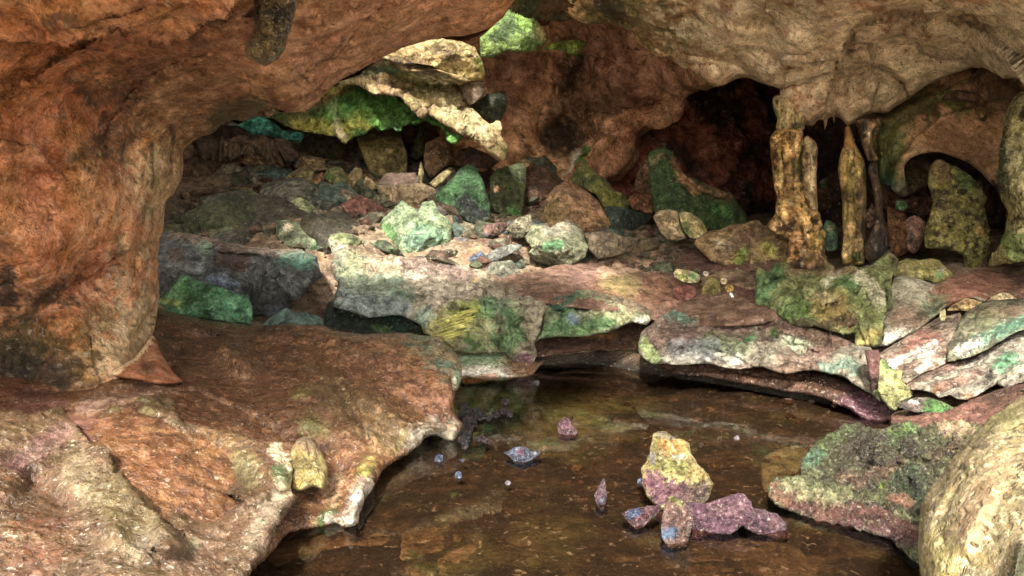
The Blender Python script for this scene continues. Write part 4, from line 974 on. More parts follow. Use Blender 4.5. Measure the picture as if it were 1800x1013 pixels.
r2 = relief([(578, 530), (620, 540), (700, 550), (742, 565), (765, 585), (770, 600), (690, 600), (600, 592), (570, 570)], [(580, 540, 11), (740, 570, 10.8), (690, 600, 10.7), (580, 590, 10.8)], lin(44, 56, 46), paint=[stain(DTEAL, 20, (700, 570), k=.6), stain(lin(90, 130, 60), 6, (660, 575), (680, 580), k=.6)], noise=[(.4, .12)], rim=(5, .1), thick=.5, seed=42)  # recessed underside, coloured dark for the shade beneath the slab
cslab = build("rock_slab", [r1, r2], M_ROUGH, label="broad white and green slab in the centre above the pool", cat="slab")

# fine yellow roots combed over the face of the centre slab: each strand hugs the rock
def tubes(name, lines, rad, mat, col, parent=None, **kw):
    Vs, Fs = [], []
    n = 0
    for ln in lines:
        ln = np.asarray(ln)
        T = np.gradient(ln, axis=0)
        T /= np.linalg.norm(T, axis=1)[:, None] + 1e-9
        a = np.cross(T, [0, 0, 1.0])
        a /= np.linalg.norm(a, axis=1)[:, None] + 1e-9
        b = np.cross(T, a)
        K = 5
        for k in range(K):
            th = 6.283 * k / K
            taper = np.linspace(1, .45, len(ln))[:, None]
            Vs.append(ln + rad * taper * (a * math.cos(th) + b * math.sin(th)))
        L = len(ln)
        for k in range(K):
            k2 = (k + 1) % K
            i = np.arange(L - 1)
            Fs.append(np.stack([n + k * L + i, n + k2 * L + i, n + k2 * L + i + 1, n + k * L + i + 1], 1))
        n += K * L
    r = Relief()
    r.V, r.F = np.concatenate(Vs), np.concatenate(Fs)
    r.C = np.tile(np.append(col, 0.2), (len(r.V), 1))
    return build(name, r, mat, parent=parent, **kw)

_v = cslab.data.vertices
_co = np.zeros(len(_v) * 3)
_v.foreach_get("co", _co)
_co = _co.reshape(-1, 3) + np.array(cslab.location)
_front = _co[:len(r1.C[:])][: len(r1.V)]
def on_slab(px, py):
    """Front surface of the centre slab behind a photo pixel."""
    rel = _front - [0, 0, CAM_H]
    w = rel / rel[:, 1:2]
    d = at(np.array([px]), np.array([py]), np.array([1.0]))[0] - [0, 0, CAM_H]
    dist = ((w - d) ** 2).sum(1)
    j = np.argsort(dist)[:14]
    y = rel[j, 1].min()
    return d * (y - .012) + [0, 0, CAM_H]
rs = np.random.RandomState(3)
lines = []
for k in range(26):
    t0 = k / 25
    x0, y0 = 838 - 30 * t0 + rs.uniform(-6, 10), 541 + 50 * t0 + rs.uniform(-3, 3)
    L = rs.uniform(35, 78)
    ln = []
    for s in np.linspace(0, 1, 9):
        x = x0 - L * s
        y = y0 + 8 * s + 14 * s * s + 2.0 * math.sin(3 * s + k)
        if x < 752:
            break
        ln.append(on_slab(x, y))
    if len(ln) > 3:
        lines.append(ln)
tubes("root_strands", lines, 0.011, M_LEDGE, lin(196, 190, 92), parent=cslab, label="thin yellow roots combed across the slab's face")

# ---- green ledge right of it with its undercut
r1 = relief([(940, 600), (986, 588), (1063, 580), (1110, 566), (1148, 556), (1152, 575), (1135, 590), (1124, 600), (1122, 614), (1060, 614), (1000, 619), (945, 628)], [(950, 600, 11.1), (1120, 575, 11.1), (1060, 612, 10.9), (950, 625, 10.7)], lin(92, 56, 38), paint=[stain(OCHRE * .8, 6, (1030, 592), (1080, 588), k=.6)], noise=[(.4, .08)], rim=(5, .06), thick=.3, seed=44, wet=.4)
r2 = relief([(966, 521), (1003, 519), (1009, 512), (1025, 510), (1040, 509), (1076, 519), (1110, 528), (1137, 541), (1145, 562), (1137, 572), (1110, 568), (1063, 585), (1026, 592), (986, 592), (952, 596), (940, 603), (950, 582), (953, 556)],
            [(970, 525, 10.6), (1040, 512, 10.9), (1140, 545, 10.5), (1140, 568, 10.2), (1063, 583, 10.1), (950, 598, 10.2), (1000, 560, 10.4)], lin(116, 124, 90),
            sculpt=[step(.14, 7, (1010, 545), (1060, 545), (1100, 552), (1140, 560)), bump(-.2, 9, (985, 540), (1000, 530)), bump(-.12, 4, (1010, 546), (1050, 540)), bump(.1, 8, (1030, 570), (1080, 565))],
            paint=[stain(lin(66, 120, 66), 16, (990, 545), (1000, 570), (970, 580), k=.7), stain(DTEAL, 12, (980, 535), (1005, 525), k=.8), stain(lin(70, 116, 56), 9, (1060, 570), (1080, 560), (1020, 582), k=.8), stain(lin(180, 176, 130), 12, (1050, 545), (1100, 555), k=.6), stain(BLUEW, 8, (1005, 560), (1010, 565), k=.7), stain(REDBR, 14, (1080, 525), (1130, 540), (1050, 512), k=.7), stain(WHITE, 5, (1135, 560), (1120, 566), k=.7), stain(BLKBR, 4, (1025, 545), (1050, 543), k=.7)],
            noise=[(.5, .08), (.2, .07, 'r'), (.08, .025)], rim=(6, .12), thick=.6, st=1.6, jag=2, seed=45, smooth=.15)
build("rock_ledge", [r2, r1], M_ROUGH, label="green stained ledge over a dark undercut right of the centre slab", cat="ledge")

# ---- the long right ledge
lg = [(1121, 605), (1128, 585), (1150, 565), (1160, 545), (1180, 536), (1200, 535), (1240, 528), (1330, 528), (1345, 545), (1400, 568), (1470, 588), (1500, 604), (1530, 610), (1549, 636), (1552, 700), (1548, 706), (1530, 692), (1502, 677), (1485, 663), (1435, 653), (1410, 652), (1381, 658), (1362, 653), (1341, 645), (1310, 648), (1277, 648), (1243, 640), (1200, 642), (1170, 640), (1144, 640), (1124, 624)]
r1 = relief(lg, [(1125, 605, 9.8), (1145, 638, 9.3), (1170, 540, 11.2), (1240, 530, 11.2), (1330, 530, 10.8), (1200, 600, 9.6), (1243, 638, 9.0), (1300, 590, 9.6), (1277, 646, 8.8), (1380, 655, 8.4), (1400, 575, 9.4), (1485, 660, 8.0), (1500, 606, 8.7), (1548, 640, 7.9), (1548, 700, 7.5), (1420, 615, 8.9), (1180, 575, 10.1)], lin(134, 126, 108),
            sculpt=[step(.10, 6, (1160, 598), (1200, 597), (1250, 592)), step(.12, 7, (1170, 577), (1230, 572), (1290, 575), (1320, 568)), step(.15, 8, (1340, 638), (1350, 620), (1368, 606), (1430, 625), (1500, 640)), bump(-.10, 4, (1140, 570), (1150, 600), (1160, 612)), bump(-.10, 7, (1240, 630), (1255, 632)),
                    step(.10, 8, (1440, 655), (1385, 658), (1345, 642)), step(.12, 9, (1160, 632), (1190, 610), (1230, 605), (1290, 622), (1320, 640)), bump(-.10, 5, (1310, 565), (1390, 595), (1440, 612)), bump(.12, 10, (1400, 600), (1460, 610))],
            paint=[stain(lin(120, 84, 78), 26, (1200, 590), (1160, 590), (1290, 580), k=.7), stain(lin(110, 74, 60), 14, (1330, 560), (1400, 590), (1480, 600), (1440, 620), k=.8), stain(lin(112, 136, 92), 20, (1290, 620), (1250, 610), k=.6), stain(lin(50, 120, 60), 9, (1318, 602), k=.9), stain(lin(180, 192, 156), 12, (1390, 605), (1410, 608), k=.85),
                   stain(lin(196, 192, 180), 11, (1180, 628), (1240, 628), (1300, 636), k=.7), stain(lin(124, 140, 150), 14, (1190, 615), (1250, 612), (1240, 622), k=.5), stain(lin(112, 82, 70), 22, (1390, 640), (1440, 635), k=.75), stain(lin(90, 140, 118), 12, (1190, 555), (1210, 560), (1170, 550), k=.7), stain(lin(150, 176, 100), 9, (1130, 605), (1150, 630), k=.7),
                   stain(lin(110, 90, 84), 12, (1280, 550), (1240, 550), k=.6), stain(lin(96, 140, 120), 10, (1500, 650), (1490, 640), (1450, 650), k=.6), stain(BLKBR, 5, (1245, 628), (1252, 632), k=.6), stain(DKBR, 9, (1340, 597), (1350, 600), k=.7), stain(MOSS, 6, (1360, 585), (1365, 590), k=.7), stain(DPURP, 8, (1535, 640), (1540, 690), k=.85), stain(REDBR, 8, (1330, 650), (1240, 645), (1430, 655), k=.6), stain(lin(120, 156, 90), 8, (1545, 690), (1549, 650), k=.7)],
            noise=[(.6, .08), (.25, .07, 'r'), (.09, .03), (.1, .03, 'p')], rim=(4, .07), thick=.8, st=2.0, jag=2, seed=46, smooth=.2)
build("rock_ledge", r1, M_SLAB, label="long white and green ledge jutting over the right side of the pool", cat="ledge")

# ---- mossy block on it
mb = Z(*R6, [(385, 400), (400, 385), (430, 400), (450, 412), (490, 368), (540, 360), (572, 390), (640, 402), (720, 396), (750, 362), (790, 378), (800, 402), (880, 374), (920, 386), (980, 374), (1030, 342), (1080, 298), (1132, 345), (1112, 400), (1092, 450), (1098, 602), (1060, 622), (1052, 700), (1042, 790), (1000, 810), (905, 800), (900, 740),
             (840, 742), (760, 720), (690, 700), (620, 700), (560, 685), (500, 640), (440, 592), (380, 592)])
r1 = relief(mb, [(1335, 475, 10.6), (1330, 538, 10.3), (1380, 470, 10.5), (1440, 480, 10.2), (1560, 445, 10.2), (1500, 470, 9.9), (1450, 530, 9.5), (1380, 560, 9.6), (1450, 580, 9.0), (1520, 560, 8.9), (1560, 540, 8.8), (1510, 605, 8.6), (1545, 600, 8.6), (1420, 520, 9.8)], lin(122, 130, 72),
            sculpt=[bump(.16, 9, (1345, 500), (1380, 478), (1420, 500)), bump(-.14, 8, (1350, 490), (1370, 485)), bump(.16, 8, (1455, 470), (1440, 495), (1410, 520)), bump(-.14, 9, (1500, 490), (1470, 520)), bump(.2, 20, (1460, 540)), bump(-.12, 6, (1400, 500), (1415, 530), (1418, 550)), bump(.14, 6, (1555, 490), (1558, 535)), bump(-.16, 5, (1525, 520), (1532, 535)),
                    bump(-.15, 4, (1523, 525)), step(-.25, 8, (1500, 568), (1520, 560), (1545, 545), (1562, 545)), bump(.15, 10, (1530, 580), (1535, 600)), bump(.12, 8, (1555, 450), (1560, 470)), bump(-.10, 5, (1350, 530), (1370, 545))],
            paint=[stain(lin(62, 112, 60), 16, (1340, 520), (1345, 500), (1360, 480), k=.75), stain(lin(80, 120, 50), 16, (1390, 550), (1420, 555), (1400, 540), k=.6), stain(OCHRE, 20, (1450, 545), (1480, 560), (1460, 520), k=.45), stain(lin(70, 120, 56), 12, (1450, 510), (1480, 495), (1500, 500), k=.7), stain(lin(214, 206, 176), 11, (1510, 485), (1530, 500), (1545, 530), k=.75), stain(lin(214, 206, 176), 8, (1470, 480), (1450, 500), k=.6), stain(lin(200, 186, 140), 12, (1460, 530), (1430, 520), k=.4),
                   stain(BLKBR, 4, (1524, 525), (1532, 540), k=.9), stain(lin(150, 130, 56), 12, (1535, 590), (1520, 600), k=.75), stain(DKBR, 7, (1400, 570), (1440, 575), (1500, 565), k=.75), stain(BROWN, 10, (1390, 475), (1440, 475), (1500, 468), k=.65), stain(BLKBR, 4, (1553, 500), (1565, 540), k=.6), stain(REDBR, 7, (1565, 445), (1575, 455), k=.6)],
            noise=[(.5, .08), (.22, .08, 'r'), (.08, .03), (.1, .04, 'p')], rim=(6, .14), thick=.8, st=1.9, jag=2, seed=47, smooth=.3)
build("boulder", r1, M_ROUGH, label="jagged mossy block with a crested top above the long ledge", cat="boulder")
rk("rock_mound", "mound", "low yellow green hump behind the crested mossy block", R6, [(1092, 430), (1112, 365), (1180, 338), (1240, 350), (1300, 340), (1345, 348), (1402, 410), (1425, 442), (1335, 475), (1280, 455), (1180, 450)], 9.9, lin(150, 140, 76), tilt=.7, facets=(4, .5), paint=[stain(lin(90, 140, 80), 6, (1650, 483), k=.8), stain(WHITE, 5, (1655, 475), k=.6)])
gs = Z(*Q4, [(225, 420), (230, 560), (215, 580), (165, 600), (240, 598), (320, 560), (430, 500), (540, 415), (580, 385), (690, 330), (800, 350), (880, 300), (960, 300), (1060, 330), (1300, 360), (1300, 180), (1000, 200), (890, 190), (800, 170), (660, 200), (600, 215), (510, 250), (400, 215), (290, 215)])
r1 = relief(gs, [(1555, 605, 8.6), (1570, 500, 9.4), (1640, 545, 8.7), (1700, 530, 8.6), (1620, 490, 9.5), (1740, 480, 10.2), (1800, 480, 9.8), (1900, 530, 8.2), (1780, 515, 8.9), (1900, 475, 9.6)], lin(132, 128, 108),
            sculpt=[bump(.12, 24, (1610, 510)), bump(-.08, 12, (1640, 540)), bump(.18, 30, (1720, 490))],
            paint=[stain(lin(124, 70, 48), 36, (1680, 510), (1740, 490), (1800, 500), k=.9), stain(lin(66, 34, 30), 26, (1790, 470), (1850, 490), k=.8), stain(lin(92, 116, 84), 16, (1650, 535), (1630, 545), k=.6), stain(WHITE, 10, (1560, 595), (1590, 585), k=.7), stain(lin(176, 168, 150), 16, (1620, 500), (1600, 490), k=.6), stain(lin(110, 70, 52), 20, (1610, 560), (1580, 560), k=.6)],
            noise=[(.6, .07), (.2, .03, 'r'), (.08, .015)], rim=(6, .1), thick=.6, jag=1.5, seed=48)
build("rock_mound", r1, M_EARTH, label="smooth grey slope turning to red earth right of the mossy block", cat="mound")

# ---- the striped slabs at the right edge
s1 = Z(*Q4, [(215, 650), (240, 625), (330, 570), (440, 500), (545, 445), (600, 430), (655, 415), (668, 440), (650, 480), (615, 545), (582, 590), (576, 640), (582, 680), (520, 715), (440, 745), (360, 795), (320, 785), (345, 745), (285, 720)])
s2 = Z(*Q4, [(585, 600), (618, 550), (655, 480), (690, 415), (780, 365), (860, 345), (960, 340), (1060, 340), (1300, 330), (1300, 470), (1000, 500), (940, 525), (870, 570), (760, 630), (690, 660), (590, 682)])
s3 = Z(*Q4, [(345, 810), (440, 755), (590, 690), (700, 665), (780, 630), (880, 575), (960, 530), (1060, 500), (1300, 470), (1300, 800), (1000, 800), (920, 832), (860, 812), (800, 840), (740, 880), (690, 895), (640, 890), (600, 870), (540, 885), (500, 860), (440, 845), (390, 845)])
for i, (pl, lab, Yc, col) in enumerate([(s1, "white striped slab left of the deep crack", [(1550, 625, 8.3), (1690, 555, 8.4), (1660, 635, 7.7), (1590, 670, 7.6), (1620, 600, 8.2)], lin(140, 122, 104)),
                                        (s2, "grey green slab right of the deep crack", [(1670, 600, 8.0), (1700, 545, 8.4), (1800, 530, 8.3), (1670, 635, 7.6), (1800, 578, 7.5), (1900, 530, 7.9), (1900, 565, 7.2)], lin(112, 110, 86)),
                                        (s3, "lowest white slab banded with brown beneath the cracked pair", [(1590, 675, 7.7), (1700, 640, 7.6), (1800, 585, 7.6), (1610, 690, 7.2), (1700, 700, 6.9), (1800, 670, 6.8), (1900, 600, 7.0), (1900, 670, 6.4)], lin(150, 140, 124))]):
    pnt = [[stain(lin(126, 76, 60), 13, (1620, 590), (1640, 600), (1600, 610), k=.85), stain(lin(206, 200, 188), 9, (1570, 640), (1640, 610), (1620, 650), k=.7), stain(lin(130, 84, 66), 4, (1565, 632), (1650, 585), k=.7), stain(lin(120, 76, 60), 4, (1580, 650), (1660, 620), k=.6)],
           [stain(lin(80, 140, 112), 10, (1780, 575), (1800, 565), (1720, 600), k=.7), stain(lin(120, 84, 66), 9, (1730, 550), (1790, 550), k=.6), stain(WHITE, 8, (1690, 620), (1720, 600), k=.7), stain(lin(120, 124, 84), 24, (1740, 560), k=.5)],
           [stain(lin(92, 56, 44), 10, (1600, 670), (1700, 630), (1760, 595), k=.85), stain(lin(60, 130, 90), 12, (1760, 645), (1780, 635), k=.8), stain(lin(110, 70, 54), 6, (1650, 680), (1720, 655), k=.7), stain(BLKBR, 7, (1740, 665), k=.9), stain(OCHRE, 5, (1645, 687), k=.8), stain(lin(110, 66, 50), 5, (1640, 690), (1700, 670), k=.6), stain(PINK, 8, (1700, 698), k=.6)]][i]
    r = relief(grow(pl, 2.6) if i < 2 else pl, Yc, col, paint=pnt, sculpt=[bump(-.05, 3, (1560, 650), (1660, 600)), bump(-.05, 3, (1600, 665), (1720, 610)), bump(.06, 5, (1620, 690), (1720, 650)), bump(-.06, 4, (1640, 700), (1740, 655))], mott=[(np.asarray(col) * .5, .25, .12, .08)], noise=[(.4, .05), (.14, .03, 'r'), (.06, .016)], aniso=(.5, .8, 1.6), rim=(2.2, .03), thick=.7, st=1.8, jag=1.8, seed=50 + i, smooth=.2)
    build("rock_slab", r, M_SLAB, label=lab, cat="slab")
for lab, pts, Y, col in [("small upright cream stone leaning on the striped slab's top edge", [(540, 455), (545, 405), (575, 390), (580, 425), (570, 455)], 8.2, lin(176, 166, 120)), ("cream and orange speckled stone on the crack between the slabs", [(585, 400), (600, 375), (690, 328), (780, 350), (770, 375), (700, 402), (640, 398)], 8.5, lin(204, 166, 110)),
                         ("bright cream stone capping the right striped slab", [(795, 360), (830, 325), (890, 297), (930, 305), (985, 340), (960, 352), (930, 340), (860, 350)], 8.5, lin(226, 196, 150))]:
    rk("stone", "stone", lab, Q4, pts, Y, col, tilt=.5, facets=(4, .6))
rk("boulder", "boulder", "green yellow stub of rock between the long ledge and the striped slabs", Q4, [(205, 690), (225, 665), (270, 720), (340, 735), (325, 785), (350, 810), (400, 850), (395, 880), (330, 910), (300, 960), (270, 955), (220, 890), (200, 840)], 7.4, lin(146, 146, 88), tilt=.3, facets=(4, .6), paint=[stain(lin(60, 110, 50), 8, (1565, 645), (1560, 635), k=.8), stain(DKBR, 6, (1548, 665), k=.6)])
rk("boulder", "boulder", "dark purple brown upright rock at the end of the long ledge", Q4, [(125, 620), (200, 618), (215, 660), (205, 720), (205, 800), (190, 880), (165, 850), (150, 740)], 7.45, lin(96, 58, 54), tilt=.1, facets=(4, .7))
rk("stone", "stone", "low dark stone with a bright moss patch in front of the banded slab", Q4, [(310, 935), (340, 905), (400, 885), (470, 880), (560, 905), (625, 940), (560, 975), (400, 965)], 6.7, lin(96, 84, 76), tilt=.8, facets=(3, .4), paint=[stain(MOSS * .9, 14, (1640, 714), (1660, 720), k=.9), stain(WHITE, 3, (1600, 706), (1615, 710), k=.6)])
r1 = relief(Z(*Q4, [(270, 1000), (290, 965), (400, 950), (560, 960), (640, 930), (760, 880), (900, 830), (1060, 800), (1300, 780), (1300, 1100), (300, 1120), (270, 1060)]), [(1570, 730, 7.0), (1660, 720, 6.7), (1800, 690, 6.4), (1600, 770, 6.1), (1850, 770, 5.2)], lin(94, 58, 46),
            paint=[stain(DKBR, 20, (1750, 700), (1780, 690), k=.8), stain(lin(120, 80, 64), 12, (1640, 735), (1690, 730), k=.6)], noise=[(.4, .06), (.15, .04, 'r')], rim=(8, .1), thick=.5, seed=57, jag=2, wet=.4)
build("mud_flat", r1, M_EARTH, kind="structure", label="dark red mud between the right slabs and the lower ledge")
# ---------------------------------------------------------------- dripstone columns and what stands round them
def flute(n, x0, x1, y0, y1, amp, seed):
    rs = np.random.RandomState(seed)
    out = []
    for i in range(n):
        x = x0 + (x1 - x0) * (i + .5) / n + rs.uniform(-2, 2)
        out.append(bump(.55 * amp * rs.uniform(.4, 1.3) * (1 if i % 2 else -1), rs.uniform(2.2, 4.2), (x + rs.uniform(-3, 3), y0 + rs.uniform(0, 20)), (x + rs.uniform(-4, 4), (y0 + y1) / 2), (x + rs.uniform(-5, 5), y1 - rs.uniform(0, 30))))
    return out
tr_ = Z(*Fz, [(75, 165), (110, 150), (170, 148), (230, 158), (240, 205), (250, 230), (256, 300), (255, 420), (270, 520), (300, 600), (340, 660), (365, 760), (372, 880), (380, 950), (410, 1000), (240, 1010), (120, 1000), (150, 900), (150, 810), (70, 770), (15, 745), (50, 700), (80, 650), (88, 560), (70, 480), (55, 380), (46, 230), (55, 195)])
sp = Z(*Fz, [(232, 330), (240, 250), (250, 205), (272, 198), (295, 215), (322, 245), (330, 300), (322, 420), (326, 560), (330, 640), (290, 650), (250, 560), (240, 440)])
nk = Z(*Fz, [(60, -10), (75, -35), (160, -45), (260, -20), (262, 40), (250, 120), (250, 160), (190, 175), (120, 172), (80, 158), (88, 100), (70, 40)])
r1 = relief(tr_, [(1362, 250, 12.2), (1400, 250, 11.9), (1412, 330, 12.0), (1360, 340, 12.2), (1350, 400, 12.0), (1400, 390, 11.7), (1440, 400, 12.0), (1390, 465, 11.7), (1445, 460, 12.0)], lin(226, 174, 92), sculpt=flute(11, 1358, 1415, 225, 400, .09, 1) + flute(8, 1390, 1445, 370, 475, .09, 2) + [bump(.12, 8, (1358, 400), (1390, 375), (1410, 372))],
            paint=[stain(GOLD, 14, (1372, 260), (1375, 340), k=.6), stain(lin(214, 180, 110), 4, (1368, 250), (1372, 330), k=.7), stain(DKBR, 5, (1392, 240), (1396, 330), k=.7), stain(DKBR, 22, (1400, 440), (1430, 460), k=.75), stain(DKBR, 8, (1385, 280), (1390, 370), k=.5), stain(lin(200, 140, 70), 6, (1402, 395), (1398, 450), k=.7), stain(OLIVE, 10, (1360, 300), (1355, 340), k=.5), stain(lin(150, 84, 34), 7, (1357, 250), (1360, 290), k=.7), stain(lin(210, 170, 96), 6, (1420, 370), (1412, 385), k=.6), stain(DKBR, 10, (1350, 390), (1345, 400), k=.4)],
            noise=[(.5, .10), (.22, .10, 'r'), (.14, .06), (.07, .03)], aniso=(1, 1, .85), mott=[(DKBR, .22, .06, .14), (lin(222, 176, 90), .16, .12, .1), (OLIVE, .5, .15, .1)], rim=(30, .32), thick=.6, st=1.4, jag=1.6, seed=61, smooth=.4, wet=.4)
r2 = relief(sp, [(1420, 250, 11.9), (1435, 260, 11.9), (1425, 340, 11.8), (1432, 370, 11.85)], lin(186, 150, 104), sculpt=flute(5, 1412, 1436, 240, 360, .05, 4), paint=[stain(lin(216, 190, 140), 4, (1424, 250), (1428, 330), k=.7), stain(DKBR, 4, (1414, 260), (1418, 340), k=.6)], noise=[(.4, .05)], aniso=(1, 1, .3), rim=(10, .18), thick=.3, st=1.3, jag=1, seed=62, wet=.3)
r3 = relief(nk, [(1365, 180, 12.1), (1400, 180, 12.0), (1410, 220, 12.0), (1370, 225, 12.1)], lin(176, 150, 100), sculpt=flute(7, 1362, 1412, 170, 230, .06, 5), paint=[stain(lin(96, 110, 50), 7, (1358, 190), (1364, 205), k=.8), stain(BLKBR, 5, (1395, 222), (1408, 220), k=.6)], noise=[(.4, .05)], aniso=(1, 1, .3), rim=(12, .2), thick=.5, st=1.4, jag=1, seed=63)
colm = bpy.data.objects.new("dripstone_column", None)
COL.objects.link(colm)
colm.location = at(1395, 472, 12.0)
tag(colm, "thick golden brown dripstone column joining floor and ceiling", "column")
build("trunk", r1, M_COLUMN, parent=colm); build("side_rib", r2, M_COLUMN, parent=colm, label="pale rib on the column's right side"); build("neck", r3, M_COLUMN, parent=colm)

def stump(name, lab, pts, ctrl, col, seed, x0, x1, y0, y1, paint, cat):
    r = relief(Z(*Fz, pts), ctrl, col, sculpt=flute(6, x0, x1, y0, y1, .05, seed), paint=paint, noise=[(.4, .07), (.18, .05, 'r'), (.08, .02)], aniso=(1, 1, .8), mott=[(np.asarray(col) * .4, .2, .08, .12), (np.asarray(col) * 1.6, .15, .14, .1)], rim=(18, .25), thick=.5, st=1.2, jag=1, seed=seed, smooth=.4, wet=.35)
    return build(name, r, M_COLUMN, label=lab, cat=cat)
sg = stump("stalagmite", "tall olive brown stalagmite with a bottle shaped neck", [(484, 195), (490, 150), (505, 138), (520, 142), (536, 180), (550, 240), (590, 310), (612, 370), (618, 480), (622, 600), (612, 750), (624, 850), (605, 965), (478, 965), (468, 900), (478, 800), (474, 600), (460, 470), (448, 390), (465, 300), (484, 250)],
      [(1490, 230, 12.2), (1500, 300, 12.0), (1500, 470, 11.9), (1480, 400, 12.0), (1520, 400, 12.0)], lin(184, 148, 78), 71, 1478, 1522, 260, 460, [stain(lin(170, 112, 40), 10, (1492, 232), (1492, 250), k=.8), stain(OLIVE * .7, 14, (1490, 300), (1490, 380), k=.6), stain(lin(180, 150, 100), 5, (1508, 400), (1510, 450), k=.6), stain(DKBR, 10, (1515, 320), (1518, 420), k=.7), stain(lin(96, 130, 50), 8, (1505, 452), k=.7), stain(GOLD, 5, (1485, 290), (1482, 330), k=.5)], "stalagmite")
stump("stalagmite", "slim dark stalagmite right of the bottle necked one", [(630, 380), (640, 358), (668, 346), (684, 360), (690, 430), (715, 560), (717, 680), (742, 740), (757, 830), (742, 905), (700, 940), (640, 955), (606, 905), (638, 770), (672, 700), (668, 600), (648, 480), (628, 420)],
      [(1535, 290, 11.8), (1545, 400, 11.7), (1545, 460, 11.6), (1560, 420, 11.8)], lin(78, 58, 40), 72, 1530, 1560, 290, 450, [stain(lin(54, 50, 46), 12, (1545, 420), (1550, 450), k=.6), stain(OLIVE * .7, 5, (1548, 330), k=.6)], "stalagmite")
stump("stalactite", "fringed brown stalactite hanging above the slim dark stalagmite", [(560, 100), (650, 95), (700, 90), (705, 130), (650, 180), (650, 260), (690, 340), (660, 352), (632, 350), (608, 300), (590, 230), (575, 150)],
      [(1520, 215, 12.0), (1530, 250, 11.9), (1540, 280, 11.8), (1545, 212, 12.0)], lin(140, 104, 72), 73, 1515, 1545, 210, 280, [stain(BLKBR, 7, (1515, 215), (1518, 235), k=.8), stain(CREAM, 5, (1528, 235), (1535, 262), k=.6)], "stalactite")
stump("stalactite", "dark brown stalactite under the right hand ceiling edge", [(1060, -10), (1100, -60), (1140, -75), (1270, -60), (1300, -30), (1290, 10), (1320, 40), (1340, 85), (1320, 115), (1295, 110), (1262, 60), (1255, 10), (1180, -5)],
      [(1680, 165, 11.2), (1720, 170, 11.1), (1735, 210, 11.1), (1660, 180, 11.3)], lin(92, 60, 38), 74, 1700, 1735, 160, 205, [stain(OCHRE * .8, 5, (1722, 190), (1724, 200), k=.5), stain(OCHRE, 5, (1692, 152), k=.6)], "stalactite")
for i, (x, y, w, h) in enumerate([(1450, 206, 3.2, 24), (1466, 206, 2.2, 12)]):
    r = relief([(x - w, y - 4), (x + w, y - 4), (x + w * .5, y + h * .6), (x + .4, y + h), (x - w * .5, y + h * .55)], [(x - w, y, 11.9), (x + w, y, 11.9), (x, y + h, 11.9)], lin(176, 136, 96), noise=[(.1, .02)], rim=(3, .05), thick=.06, st=.8, seed=80 + i)
    build("stalactite", r, M_COLUMN, cat="stalactite", label=["longest thin stalactite over the black gap beside the column", "tiny pale stalactite right of the longest thin one over the gap"][i], group="small stalactites over the gap")

cl = [("boulder", "grey green lump wedged between the column and the bottle necked stalagmite", [(345, 800), (375, 700), (430, 720), (448, 780), (445, 870), (380, 880)], 12.6, lin(96, 128, 104), [stain(PALE, 5, (1460, 402), k=.5)]),
      ("boulder", "pink smooth stone between the two stalagmites", [(618, 740), (620, 650), (650, 600), (675, 640), (672, 700), (640, 745)], 12.5, lin(196, 150, 124), []),
      ("boulder", "rosy pale stone leaning beside the ochre stump", [(850, 700), (900, 672), (945, 690), (970, 740), (950, 830), (910, 895), (865, 880), (855, 790)], 12.0, lin(188, 142, 120), []),
      ("boulder", "ochre stump of rock left of the rosy stone", [(740, 620), (790, 640), (850, 660), (868, 760), (865, 880), (800, 920), (760, 880), (745, 760)], 12.2, lin(146, 96, 48), []),
      ("stone", "round green stone balanced on the ochre stump", [(790, 610), (805, 582), (835, 578), (860, 605), (855, 635), (820, 645), (795, 635)], 12.1, lin(88, 124, 76), []),
      ("rock_slab", "brown lintel of rock in the dark behind the stalagmites", [(700, 480), (770, 500), (830, 560), (1010, 565), (1010, 670), (870, 655), (720, 630)], 13.3, lin(104, 62, 46), []),
      ("boulder", "dark red boulder in the black gap between column and stalagmite", [(325, 520), (340, 470), (440, 410), (475, 400), (480, 560), (420, 600), (340, 650), (325, 600)], 14, lin(78, 46, 32), [stain(lin(90, 110, 50), 7, (1448, 325), k=.6)]),
      ("boulder", "pitted olive rock in the shade under the low arch", [(850, 480), (850, 380), (880, 335), (930, 315), (985, 330), (1000, 400), (980, 480), (920, 520), (880, 540)], 14.2, lin(120, 110, 66), []),
      ]
for nm, lab, pts, Y, col, pnt in cl:
    rk(nm, nm.split("_")[-1], lab, Fz, pts, Y, col, paint=pnt, tilt=.2, smooth=.6, facets=(4, .5))
r1 = relief(Z(*Fz, [(975, 480), (985, 430), (1000, 372), (1030, 345), (1060, 335), (1100, 362), (1180, 398), (1240, 440), (1300, 500), (1332, 570), (1322, 640), (1352, 760), (1352, 870), (1332, 960), (1300, 1010), (1200, 1010), (1190, 905), (1080, 872), (970, 862), (958, 780), (980, 700), (1012, 600), (992, 520)]),
            [(1650, 290, 11.2), (1700, 330, 10.8), (1640, 420, 10.6), (1735, 380, 10.7), (1720, 470, 10.4), (1690, 400, 10.4)], lin(128, 120, 54), sculpt=[bump(-.12, 8, (1690, 340)), bump(-.1, 6, (1670, 400)), bump(-.1, 7, (1715, 420)), bump(.1, 10, (1680, 300))] + flute(8, 1695, 1735, 430, 480, .03, 8),
            paint=[stain(lin(150, 112, 70), 14, (1650, 290), (1660, 310), k=.6), stain(MOSS, 12, (1690, 310), (1700, 330), k=.6), stain(GOLD, 7, (1722, 410), k=.7), stain(DKBR, 12, (1650, 350), (1670, 380), k=.5), stain(lin(140, 140, 50), 14, (1715, 455), (1720, 470), k=.5)], mott=[(DKBR, .12, .14, .08), (lin(176, 164, 80), .1, .16, .08)],
            noise=[(.4, .10), (.14, .10, 'p'), (.12, .06, 'r')], rim=(14, .25), thick=.6, st=1.5, jag=2, seed=90, smooth=.4)
